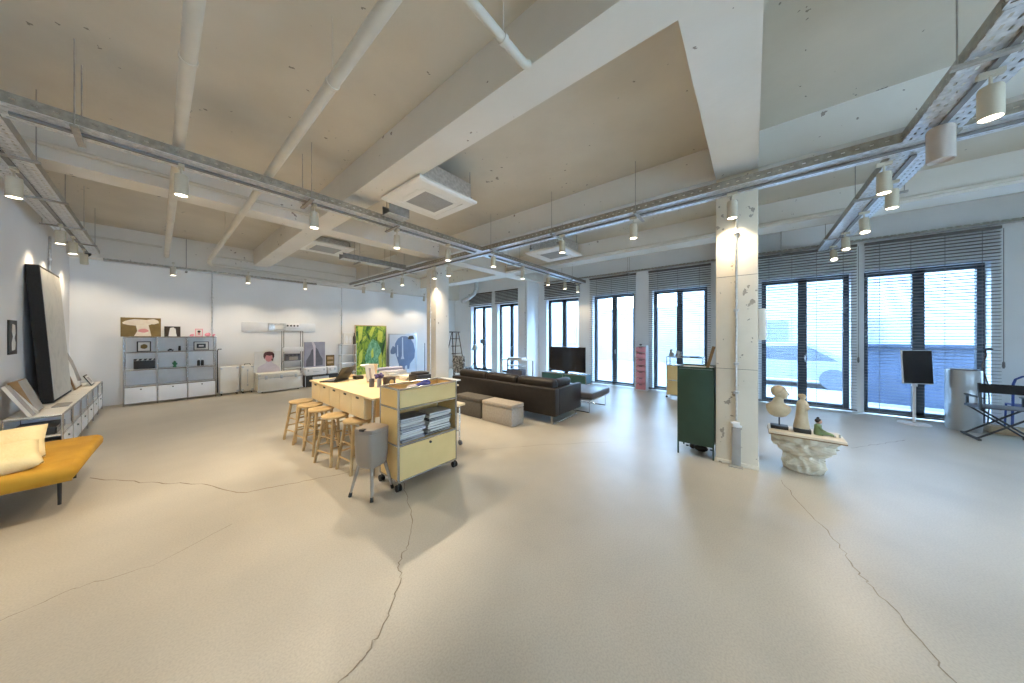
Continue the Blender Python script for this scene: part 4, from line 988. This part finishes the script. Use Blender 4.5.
# ------------------------------------------------------------------ sofa
so = thing('leather_sofa', 'long dark brown leather sofa with its back to the camera', 'sofa', (4.9, 4.1, 0))
sy0, sy1 = 2.67, 5.5
put('back', MB().box(4.44, 4.57, sy0, sy1, .15, .645, .02, None, 3), 'leather', so)
for y in (sy0, sy1 - .10): put('arm', MB().box(4.572, 5.44, y, y + .10, .15, .645, .02, None, 3), 'leather', so)
put('seat_base', MB().box(4.572, 5.44, sy0 + .102, sy1 - .102, .15, .28, .015), 'leather', so)
wv = (sy1 - sy0 - .21) / 3
for k in range(3):
    a = sy0 + .105 + k * wv
    put('seat_cushion', MB().box(4.58, 5.45, a + .004, a + wv - .004, .283, .43, .04, None, 3), 'leather', so)
    bc_ = MB(); bc_.rbox(0, 0, 0, .19, wv * .99, .36, None, .075, 4)
    put('back_cushion', bc_.xf(Matrix.Translation((4.63, a + wv / 2 - .02, .615)) @ RY(-9)), 'leather', so)
    put('piping', MB().tube([(4.548, a + .03, .72), (4.54, a + wv / 2, .735), (4.548, a + wv - .05, .72)], .006, 6), 'leather', so)
put('side_cushion', MB().rbox(0, 0, 0, .5, .16, .34, None, .06, 4).xf(Matrix.Translation((4.98, sy0 + .20, .60)) @ RX(8)), 'leather', so)
for y in (sy0 + .09, 4.1, sy1 - .1):
    put('runner_leg', MB().tube([(4.47, y, .15), (4.47, y, .012), (4.49, y, .008), (5.36, y, .008), (5.38, y, .012), (5.38, y, .15)], .011, 8), 'chrome', so)
bnch = thing('leather_bench', 'low dark leather bench on steel legs right of the sofa arm', 'bench', (5.9, 2.9, 0))
put('cushion', MB().box(5.56, 6.53, 2.50, 3.33, .285, .42, .03, None, 3), 'leather_grey', bnch)
put('frame', MB().box(5.58, 6.51, 2.52, 3.31, .262, .283, .004), 'steel', bnch)
for x in (5.62, 6.46): put('runner_leg', MB().tube([(x, 2.58, .262), (x, 2.58, .012), (x, 2.6, .01), (x, 3.26, .01), (x, 3.28, .012), (x, 3.28, .262)], .011, 8), 'chrome', bnch)

# ------------------------------------------------------------------ TV and lowboard
tu = thing('tv_lowboard', 'long low green lowboard under the television', 'lowboard', (8.35, 4.64, 0))
gy0, gy1 = 3.88, 5.46
for k, (a, b) in enumerate(((gy0, (gy0 + gy1) / 2), ((gy0 + gy1) / 2, gy1))):
    put('front_panel', MB().box(8.2, 8.212, a + .012, b - .012, .12, .35), 'greenusm', tu)
put('top_panel', MB().box(8.205, 8.56, gy0 + .01, gy1 - .01, .352, .366), 'greenusm_lit', tu)
put('bottom_panel', MB().box(8.212, 8.56, gy0 + .01, gy1 - .01, .10, .112), 'greenusm', tu)
put('back_panel', MB().box(8.55, 8.56, gy0 + .01, gy1 - .01, .112, .352), 'greenusm', tu)
for y in (gy0, gy1): put('side_panel', MB().box(8.212, 8.55, y - .006, y + .006, .115, .35), 'greenusm_lit', tu)
f = MB()
for x in (8.206, 8.555):
    for y in (gy0, (gy0 + gy1) / 2, gy1): f.tube([(x, y, 0), (x, y, .362)], .011, 8)
    for z in (.107, .36): f.tube([(x, gy0, z), (x, gy1, z)], .010, 8)
put('tube_frame', f, 'chrome', tu)
tv = thing('television', 'large flat black television on the green lowboard', 'television', (8.36, 4.6, .368))
put('bezel', MB().box(8.34, 8.37, 3.96, 5.27, .43, 1.215, .006), 'black', tv)
put('screen', MB().box(8.336, 8.34, 3.975, 5.255, .45, 1.20), 'screen', tv, smooth=False)
put('stand', MB().box(8.345, 8.365, 4.55, 4.68, .38, .44).box(8.26, 8.45, 4.4, 4.83, .368, .38, .003), 'black', tv)
for (a, b, lb_) in ((4.85, 5.3, 'left white paper sheet stack on the green lowboard'), (4.2, 4.5, 'right white paper sheet stack on the green lowboard')):
    tag(put('paper_stack', MB().box(8.22, 8.25, a, b, .368, .39).box(8.21, 8.255, a + .03, b - .02, .39, .40), 'paper'), lb_, 'papers', 'papers on the lowboard')

# white stool shelves behind the sofa (by the pilaster)
ws = thing('white_console', 'white open side table with grey drawer unit before the pilaster', 'side table', (8.2, 6.5, 0))
f = MB()
for y in (5.9, 7.05):
    for x in (7.95, 8.3): f.box(x - .018, x + .018, y - .03, y + .03, 0, .70)
f.box(7.93, 8.32, 5.87, 7.08, .70, .735)
put('frame', f, 'white', ws)
put('upper_shelf', MB().box(7.95, 8.3, 6.12, 6.82, .50, .53), 'white', ws)
put('cabinet', MB().box(7.96, 8.3, 6.12, 6.82, .08, .38, .006), 'greyink', ws)
tag(put('white_tray', MB().box(8.0, 8.25, 6.15, 6.8, .738, .80, .01), 'white'), 'white box on top of the white side table', 'box')

# pink drawer tower
pk = thing('drawer_tower', 'tall narrow white tower of seven pink drawers by the window wall', 'drawer tower', (8.97, 2.50, 0))
put('frame', MB().box(8.86, 9.10, 2.345, 2.36, .0, 1.29).box(8.86, 9.10, 2.63, 2.645, .0, 1.29).box(8.86, 9.10, 2.36, 2.63, 1.275, 1.29).box(8.82, 9.12, 2.32, 2.67, .0, .02).box(9.09, 9.10, 2.36, 2.63, .02, 1.275), 'white', pk)
for k in range(7):
    z0_ = .03 + k * .178
    dr = put('drawer', MB().box(8.862, 9.08, 2.364, 2.626, z0_, z0_ + .148, .004), 'pink', pk)
    put('handle', MB().box(8.852, 8.862, 2.45, 2.54, z0_ + .125, z0_ + .14), 'black', dr)
tag(put('dark_trinket', MB().ball((8.96, 2.52, 1.315), .03, 10, (1, 1.4, .8)), 'black'), 'small dark trinket on top of the pink drawer tower', 'trinket')

# yellow cabinet with glass tray
yc_ = thing('yellow_cabinet', 'yellow drawer cabinet with an open glass top by the window, behind the green cabinet', 'cabinet', (8.5, 1.3, 0))
f = MB(); a0, a1, b0, b1 = 8.3, 8.68, .93, 1.70; zl = (.08, .45, .83, 1.04)
for x in (a0, a1):
    for y in (b0, b1): f.tube([(x, y, .05), (x, y, zl[3])], .011, 8)
    for z in zl: f.tube([(x, b0, z), (x, b1, z)], .010, 8)
for z in zl:
    for y in (b0, b1): f.tube([(a0, y, z), (a1, y, z)], .010, 8)
put('tube_frame', f, 'chrome', yc_)
for z0_, z1_ in ((zl[0], zl[1]), (zl[1], zl[2])):
    dr = put('drawer', MB().box(a0 - .005, a0 + .006, b0 + .012, b1 - .012, z0_ + .012, z1_ - .012), 'yellow', yc_)
    put('knob', MB().tube([(a0 - .004, (b0 + b1) / 2, z1_ - .06), (a0 - .02, (b0 + b1) / 2, z1_ - .06)], .012, 10), 'black', dr)
    for y in (b0, b1): put('side_panel', MB().box(a0 + .012, a1 - .012, y - .005, y + .005, z0_ + .012, z1_ - .012), 'yellow', yc_)
put('middle_top', MB().box(a0 + .01, a1 - .01, b0 + .01, b1 - .01, zl[2] - .004, zl[2] + .006), 'white', yc_)
put('glass_top', MB().box(a0 + .01, a1 - .01, b0 + .01, b1 - .01, zl[3] - .004, zl[3] + .006), 'clear', yc_)
for x in (a0, a1):
    for y in (b0, b1): put('caster', MB().tube([(x - .012, y, .026), (x + .012, y, .026)], .026, 12).tube([(x, y, .05), (x, y, .03)], .01, 8), 'rubber', yc_)
for (y, hh, r_, lb_) in ((1.63, .20, .05, 'taller grey figurine on the glass top of the yellow cabinet'), (1.47, .14, .065, 'shorter grey figurine on the glass top of the yellow cabinet')):
    tag(put('figurine', MB().loft([(8.45, y, 1.047, r_, r_), (8.45, y, 1.047 + hh * .25, r_ * 1.05, r_), (8.45, y, 1.047 + hh * .5, r_ * .7, r_ * .7), (8.45, y, 1.047 + hh * .62, r_ * .45, r_ * .45)], 16).ball((8.45, y, 1.047 + hh * .78), r_ * .75, 12).tube([(8.45, y - r_, 1.06), (8.42, y - r_ * 1.3, 1.09), (8.43, y - r_, 1.047 + hh * .5)], .012, 8), 'greypaper'), lb_, 'figurine')
tag(put('black_frame_rack', MB().box(8.36, 8.62, 1.02, 1.22, 1.047, 1.07, .004).box(8.36, 8.62, 1.3, 1.4, 1.047, 1.06, .003), 'black'), 'flat black boxes on the glass top of the yellow cabinet', 'box')

# tall dark green cabinet at the rough pillar
gc = thing('green_cabinet', 'tall dark green steel cabinet left of the rough pillar', 'cabinet', (4.72, .58, 0))
g0, g1 = .38, .79
put('body', MB().box(4.5, 4.93, g0 + .005, g1 - .005, .155, 1.15, .006), 'green', gc)
f = MB()
for x in (4.507, 4.923):
    for y in (g0 + .008, g1 - .008): f.box(x - .009, x + .009, y - .009, y + .009, 0, 1.175)
f.box(4.498, 4.932, g0 - .001, g0 + .017, 1.155, 1.18); f.box(4.498, 4.932, g1 - .017, g1 + .001, 1.155, 1.18)
f.box(4.498, 4.516, g0, g1, 1.155, 1.18); f.box(4.914, 4.932, g0, g1, 1.155, 1.18)
put('frame', f, 'green', gc)
put('top_tray', MB().box(4.516, 4.914, g0 + .018, g1 - .018, 1.15, 1.158), 'white', gc)
for y in (g0 + .06, g1 - .06): put('leg_foot', MB().lathe([(.02, 0), (.02, .012)], (4.88, y, 0), 10), 'black', gc)
tag(put('wooden_board', MB().rbox(0, 0, 0, .02, .035, .30).xf(Matrix.Translation((4.6, .425, 1.305)) @ RX(14)), 'mirrorgold'), 'narrow brown wooden board standing in the top of the green cabinet', 'board')
tag(put('dark_shoes', MB().ball((4.75, .55, .045), .05, 12, (1.0, 1.7, .9)).ball((4.8, .65, .04), .045, 12, (1.2, 1.0, .85)), 'black'), 'dark bundle on the floor under the green cabinet', 'bundle')

# white box on the side of the pillar
wb = thing('wall_speaker', 'white wall box fixed on the right side of the rough pillar', 'wall speaker', (4.7, -.07, 1.55))
put('case', MB().box(4.62, 4.80, -.125, -.052, 1.54, 1.92, .015), 'white_warm', wb)
put('grille', MB().box(4.64, 4.78, -.129, -.125, 1.58, 1.88), 'white', wb)

# ------------------------------------------------------------------ stone pedestal with sculptures
pd = thing('stone_pedestal', 'carved stone capital used as a low pedestal, right of the rough pillar', 'pedestal', (4.88, -.46, 0))
def lobe(a, z):
    k = 1 + .028 * math.sin(17 * a + 6 * math.sin(40 * z)) * math.sin(48 * z) + .09 * math.sin(8 * a + 4 * z) * math.sin(30 * z + 2 * math.sin(4 * a)) + .045 * math.sin(15 * a - 41 * z) * math.sin(22 * z)
    return k
secs = []
for i in range(71):
    t_ = i / 70; z = .005 + .425 * t_
    if t_ < .45: rx = .13 + .025 * math.sin(t_ * 6.5); ry = .158 + .025 * math.sin(t_ * 6.5)
    else:
        q = (t_ - .45) / .55; rx = .135 + .07 * q ** .7; ry = .163 + .14 * q ** .65
    if .60 < t_ < .80: ry += .025 * math.sin((t_ - .6) / .2 * PI); rx += .015
    secs.append((4.87, -.46, z, rx, ry))
put('carved_block', MB().loft(secs, 96, 2.8, lobe), 'stone', pd, ang=50)
put('slab', MB().box(4.64, 5.02, -.775, -.15, .432, .462, .006), 'slabedge', pd)
put('slab_rim', MB().box(4.636, 5.024, -.779, -.146, .424, .436, .003), 'slabrim', pd)
PZ = .4625
# bust
bu = thing('stone_bust', 'sandstone head and shoulder bust on a black stand, left on the pedestal', 'sculpture', (4.83, -.25, PZ))
put('stand', MB().box(4.78, 4.88, -.315, -.185, PZ, PZ + .035, .003).tube([(4.83, -.25, PZ + .03), (4.83, -.25, PZ + .16)], .006, 8), 'black', bu)
bx_, by_ = 4.83, -.25
put('torso', MB().loft([(bx_, by_ + .01, PZ + .118, .022, .03), (bx_, by_ + .01, PZ + .135, .046, .062), (bx_, by_ + .008, PZ + .17, .060, .086), (bx_, by_ + .006, PZ + .205, .064, .096), (bx_, by_ + .010, PZ + .235, .058, .090), (bx_, by_ + .014, PZ + .255, .048, .068), (bx_, by_ + .012, PZ + .272, .040, .046), (bx_, by_ + .006, PZ + .30, .037, .038), (bx_, by_, PZ + .325, .040, .042)], 28, 2.2), 'stonewarm', bu, ang=80)
hd = MB().loft([(bx_, by_ - .012, PZ + .308, .022, .026), (bx_, by_ - .014, PZ + .318, .034, .040), (bx_, by_ - .012, PZ + .335, .042, .050), (bx_, by_ - .008, PZ + .36, .047, .055), (bx_, by_ - .004, PZ + .385, .050, .057), (bx_, by_, PZ + .41, .046, .052), (bx_, by_ + .002, PZ + .43, .028, .032), (bx_, by_ + .002, PZ + .436, .010, .012)], 26, 2.1)
hd.loft([(bx_, by_ - .066, PZ + .348, .009, .010), (bx_, by_ - .070, PZ + .354, .010, .010), (bx_, by_ - .062, PZ + .375, .006, .008), (bx_, by_ - .056, PZ + .388, .004, .006)], 10)
hd.ball((bx_, by_ - .058, PZ + .336), .010, 8, (1.5, .7, .5)).ball((bx_, by_ - .052, PZ + .320), .013, 8, (1.2, .8, .7))
for sx in (-1, 1): hd.ball((bx_ + sx * .020, by_ - .056, PZ + .377), .008, 8, (1.2, .6, .7)).ball((bx_ + sx * .048, by_ + .004, PZ + .365), .011, 8, (.5, .9, 1.4))
put('head', hd, 'stonewarm', bu, ang=80)
hr = MB().loft([(bx_, by_ + .022, PZ + .345, .040, .032), (bx_, by_ + .016, PZ + .37, .053, .046), (bx_, by_ + .010, PZ + .395, .056, .056), (bx_, by_ + .006, PZ + .42, .050, .053), (bx_, by_ + .004, PZ + .438, .032, .034), (bx_, by_ + .004, PZ + .446, .01, .01)], 30, 2.1, lambda a, z: 1 + .05 * math.sin(9 * a + 90 * z))
put('hair', hr, 'stonewarm', bu, ang=80)
bu.scale = (1.22, 1.22, 1.17)
# robed figure
rf = thing('robed_statuette', 'sandstone robed statuette on a dark plinth, in the middle of the pedestal', 'sculpture', (4.80, -.44, PZ))
put('plinth', MB().box(4.75, 4.86, -.505, -.385, PZ, PZ + .04, .004), 'black', rf)
X_, Y_ = 4.805, -.44
put('robe', MB().loft([(X_, Y_, PZ + .04, .045, .058), (X_, Y_, PZ + .06, .047, .056), (X_, Y_ - .002, PZ + .14, .037, .044), (X_, Y_ - .004, PZ + .22, .034, .04), (X_, Y_ - .006, PZ + .27, .036, .04), (X_, Y_ - .007, PZ + .30, .030, .034), (X_, Y_ - .008, PZ + .315, .014, .016), (X_, Y_ - .008, PZ + .325, .013, .014)], 28, 2.2, lambda a, z: 1 + .05 * math.sin(11 * a) * (1 if z < PZ + .2 else .4)), 'stonewarm', rf, ang=80)
put('head', MB().ball((X_, Y_ - .01, PZ + .345), .026, 14, (.9, 1, 1.15)).ball((X_ - .004, Y_ + .01, PZ + .355), .018, 10), 'stonewarm', rf, ang=80)
put('arm', MB().tube([(X_ - .01, Y_ - .035, PZ + .285), (X_ - .02, Y_ - .05, PZ + .24), (X_ - .03, Y_ - .03, PZ + .22)], [.012, .011, .008], 8), 'stonewarm', rf)
rf.scale = (1.2, 1.2, 1.2)
# green seated doll
gd = thing('seated_figurine', 'small green clad seated figurine with dark hair, right on the pedestal', 'figurine', (4.80, -.60, PZ))
X_, Y_ = 4.80, -.585
put('body', MB().loft([(X_, Y_, PZ, .028, .03), (X_, Y_, PZ + .02, .03, .032), (X_, Y_ + .004, PZ + .06, .022, .024), (X_, Y_ + .004, PZ + .085, .019, .024), (X_, Y_, PZ + .095, .010, .011)], 18, 2.2).tube([(X_ - .012, Y_ - .02, PZ + .018), (X_ - .014, Y_ - .06, PZ + .02), (X_ - .014, Y_ - .09, PZ + .012)], [.013, .011, .008], 8).tube([(X_ + .012, Y_ - .02, PZ + .018), (X_ + .012, Y_ - .055, PZ + .02), (X_ + .012, Y_ - .085, PZ + .012)], [.013, .011, .008], 8), 'greendoll', gd, ang=80)
put('head', MB().ball((X_, Y_ - .002, PZ + .117), .021, 14), 'skin', gd)
put('hair', MB().ball((X_, Y_ + .003, PZ + .122), .0225, 12, (1, 1, .95)).ball((X_, Y_ + .004, PZ + .146), .010, 8), 'hairdark', gd)
put('arm', MB().tube([(X_ - .02, Y_, PZ + .075), (X_ - .026, Y_ - .02, PZ + .05), (X_ - .018, Y_ - .045, PZ + .035)], [.008, .007, .006], 8), 'greendoll', gd)
gd.scale = (1.3, 1.3, 1.3)
tag(put('small_keepsakes', MB().box(4.78, 4.83, -.715, -.69, PZ, PZ + .012, .003).tube([(4.80, -.745, PZ), (4.80, -.745, PZ + .03)], .010, 10), 'greypaper'), 'tiny grey keepsakes at the right tip of the pedestal slab', 'keepsakes')

# ------------------------------------------------------------------ flat panel speaker on a pole
pz_ = thing('panel_speaker', 'flat square black panel speaker on a white pole and round base', 'speaker', (8.65, -2.24, 0))
put('base', MB().lathe([(.19, 0), (.19, .012), (.17, .02), (.02, .024)], (8.65, -2.24, 0), 32), 'white', pz_)
put('pole', MB().tube([(8.65, -2.24, .02), (8.65, -2.24, .72)], .02, 14), 'white', pz_)
rm = Matrix.Translation((8.6, -2.255, 1.03)) @ RZ(26) @ RY(3)
put('frame', MB().rbox(0, 0, 0, .022, .42, .60, None, .005).xf(rm), 'white', pz_)
put('panel', MB().rbox(-.014, 0, 0, .008, .40, .58).xf(rm), 'blackfab', pz_)
put('bracket', MB().box(8.62, 8.67, -2.27, -2.21, .68, .80), 'white', pz_)

# silver air purifier
ap = thing('air_purifier', 'tall silver cylinder air purifier by the right hand glass door', 'air purifier', (8.62, -2.78, 0))
cy_ = (8.66, -2.745, 0)
put('body', MB().loft([(cy_[0], cy_[1], .0, .17, .16), (cy_[0], cy_[1], .03, .18, .17), (cy_[0], cy_[1], 1.0, .18, .17), (cy_[0], cy_[1], 1.01, .175, .165)], 40, 2.6), 'purifier', ap)
put('top_vent', MB().loft([(cy_[0], cy_[1], 1.01, .155, .145), (cy_[0], cy_[1], 1.03, .15, .14)], 40, 2.6), 'greyink', ap)
# director chair
dc = thing('director_chair', 'black folding director chair at the right edge of the photo', 'chair', (8.1, -2.95, 0))
y_a, y_b = -2.62, -3.18
put('back_sling', MB().box(7.83, 7.85, y_b, y_a, .74, .875, .004), 'blackfab', dc)
put('seat_sling', MB().box(7.86, 8.30, y_b + .03, y_a - .03, .50, .515, .004), 'leather_grey', dc)
for y in (y_a, y_b):
    s = 1 if y == y_a else -1
    put('back_post', MB().rbox(7.86, y - s * .015, .68, .022, .028, .40, RY(6)), 'black', dc)
    put('armrest', MB().box(7.87, 8.32, y - s * .04 - .02, y - s * .04 + .02, .64, .66, .004), 'black', dc)
    put('arm_post', MB().box(8.26, 8.285, y - s * .04 - .012, y - s * .04 + .012, .50, .64), 'black', dc)
    put('seat_rail', MB().box(7.86, 8.30, y - s * .03 - .012, y - s * .03 + .012, .475, .50), 'black', dc)
    put('foot_rail', MB().box(7.84, 8.34, y - s * .01 - .014, y - s * .01 + .014, .012, .04), 'black', dc)
for x in (7.90, 8.25):
    put('cross_leg', MB().tube([(x, y_a, .03), (x, y_b + .04, .48)], .013, 8), 'black', dc)
    put('cross_leg', MB().tube([(x + .03, y_b, .03), (x + .03, y_a - .04, .48)], .013, 8), 'black', dc)
tag(put('wooden_crate', MB().box(8.62, 8.82, -3.6, -2.98, 0, .12, .012).box(8.61, 8.63, -3.58, -3.0, .03, .09), 'ash'), 'low wooden block on the floor behind the director chair', 'crate')
bt = thing('blue_chair', 'blue tubular chair behind the director chair at the right edge', 'chair', (8.95, -3.4, 0))
put('frame', MB().tube([(8.85, -3.26, 0), (8.85, -3.27, .80), (8.85, -3.29, .88), (8.85, -3.35, .93), (8.85, -3.6, .93), (8.85, -3.68, .88), (8.85, -3.70, .8), (8.85, -3.70, 0)], .014, 10), 'bluetube', bt)
put('seat', MB().box(8.66, 9.10, -3.68, -3.28, .44, .46, .008), 'bluetube', bt)
put('front_legs', MB().tube([(9.08, -3.29, .45), (9.09, -3.28, 0)], .012, 8).tube([(9.08, -3.67, .45), (9.09, -3.68, 0)], .012, 8), 'bluetube', bt)
ps = thing('twig_stand', 'thin twisted twig lamp with two small heads beside the silver purifier', 'lamp', (8.98, -3.08, 0))
put('stem', MB().tube([(8.98, -3.08, .02), (8.98, -3.10, .4), (8.98, -3.09, .75), (8.98, -3.05, .95), (8.98, -3.03, 1.1), (8.98, -3.07, 1.25), (8.98, -3.06, 1.36)], .009, 8), 'darkwood', ps)
put('base', MB().lathe([(.09, 0), (.09, .012), (.012, .03)], (8.98, -3.08, 0), 18), 'black', ps)
for y in (-3.0, -3.1): put('lamp_head', MB().tube([(8.98, -3.06, 1.35), (8.98, y, 1.37)], .007, 6).ball((8.98, y, 1.36), .032, 10, (1, 1.2, .7)), 'greyink', ps)

# ------------------------------------------------------------------ ladder and light stands in the back corner
ld_ = thing('step_ladder', 'dark wooden step ladder standing behind the sofa near the smooth pillar', 'ladder', (7.35, 9.1, 0))
def lad(y0, tilt, side): pass
for s in (-1, 1):
    put('rail', MB().tube([(7.52 + s * .30, 8.85, 0), (7.55 + s * .15, 9.15, 1.72)], .024, 4), 'darkwood', ld_)
    put('rear_leg', MB().tube([(7.55 + s * .27, 9.6, 0), (7.55 + s * .13, 9.22, 1.68)], .02, 4), 'darkwood', ld_)
for k in range(5):
    z = .28 + k * .29; q = z / 1.72; hw = .30 - .15 * q; yy = 8.85 + .3 * q
    put('step', MB().box(7.53 - hw, 7.53 + hw, yy - .03, yy + .08, z, z + .025), 'darkwood', ld_)
put('cap', MB().box(7.36, 7.74, 9.07, 9.30, 1.70, 1.735, .004), 'darkwood', ld_)
def light_stand(label, x, y, h, shade):
    t = thing('light_stand', label, 'light stand', (x, y, 0), 0, 'light stands in the back corner')
    put('pole', MB().tube([(x, y, .3), (x, y, h)], .011, 8), 'black', t)
    for k in range(3):
        a = k * 2 * PI / 3 + .4
        put('leg', MB().tube([(x, y, .55), (x + .34 * math.cos(a), y + .34 * math.sin(a), .01)], .010, 8), 'black', t)
    if shade:
        put('lamp_shade', MB().lathe([(.03, .22), (.06, .2), (.12, .08), (.14, 0), (.125, .005), (.04, .17)], (x, y, h - .12), 18), 'white', t)
    else:
        put('lamp_head', MB().box(x - .06, x + .06, y - .07, y + .07, h - .02, h + .14, .015).box(x - .11, x - .10, y - .1, y + .1, h - .02, h + .15), 'greyink', t)
light_stand('light stand with a white shade in front of the dark ladder', 6.72, 8.92, 1.15, True)
light_stand('light stand with a white shade right of the dark ladder', 8.05, 8.55, 1.12, True)
light_stand('tall light stand with a grey lamp head before the farthest glass door', 8.35, 8.35, 1.28, False)
cp = thing('patterned_chair', 'grey patterned armchair behind the sofa below the ladder', 'armchair', (7.0, 8.1, 0))
put('seat', MB().box(6.75, 7.2, 7.75, 8.3, .25, .45, .03, None, 3), 'speckle', cp)
put('backrest', MB().box(6.72, 6.84, 7.75, 8.3, .40, .86, .04, None, 3), 'speckle', cp)
for x in (6.78, 7.16):
    for y in (7.8, 8.25): put('leg', MB().tube([(x, y, .26), (x, y, 0)], .016, 8), 'darkwood', cp)
# round duct elbow in the back corner
tag(put('duct_elbow', MB().tube([(9.10, 10.3, 3.13), (8.92, 10.26, 3.13), (8.75, 10.1, 3.14), (8.7, 9.9, 3.17), (8.72, 9.6, 3.26), (8.8, 9.4, 3.4), (8.85, 9.33, 3.6), (8.85, 9.32, 3.99)], .09, 14), 'galv'), 'curved grey metal duct high in the back corner above the glass doors', 'duct')

# ------------------------------------------------------------------ light
W = bpy.data.worlds.new('sky'); S.world = W; W.use_nodes = True
nt = W.node_tree; bg = nt.nodes['Background']
tc = nt.nodes.new('ShaderNodeTexCoord'); sp_ = nt.nodes.new('ShaderNodeSeparateXYZ'); nt.links.new(tc.outputs['Generated'], sp_.inputs[0])
rp = nt.nodes.new('ShaderNodeValToRGB'); rp.color_ramp.elements[0].position = .0; rp.color_ramp.elements[0].color = (.48, .72, 1.0, 1)
rp.color_ramp.elements[1].position = .8; rp.color_ramp.elements[1].color = (.36, .62, 1.0, 1)
nt.links.new(sp_.outputs['Z'], rp.inputs['Fac']); nt.links.new(rp.outputs[0], bg.inputs[0])
bg.inputs[1].default_value = 27.0
vs = S.view_settings
vs.view_transform = 'Standard'; vs.look = 'None'; vs.exposure = 0.3; vs.gamma = 1.0; vs.use_curve_mapping = False
S.cycles.use_denoising = True
S.cycles.max_bounces = 10; S.cycles.diffuse_bounces = 6; S.cycles.glossy_bounces = 4; S.cycles.transparent_max_bounces = 16
S.cycles.sample_clamp_indirect = 6
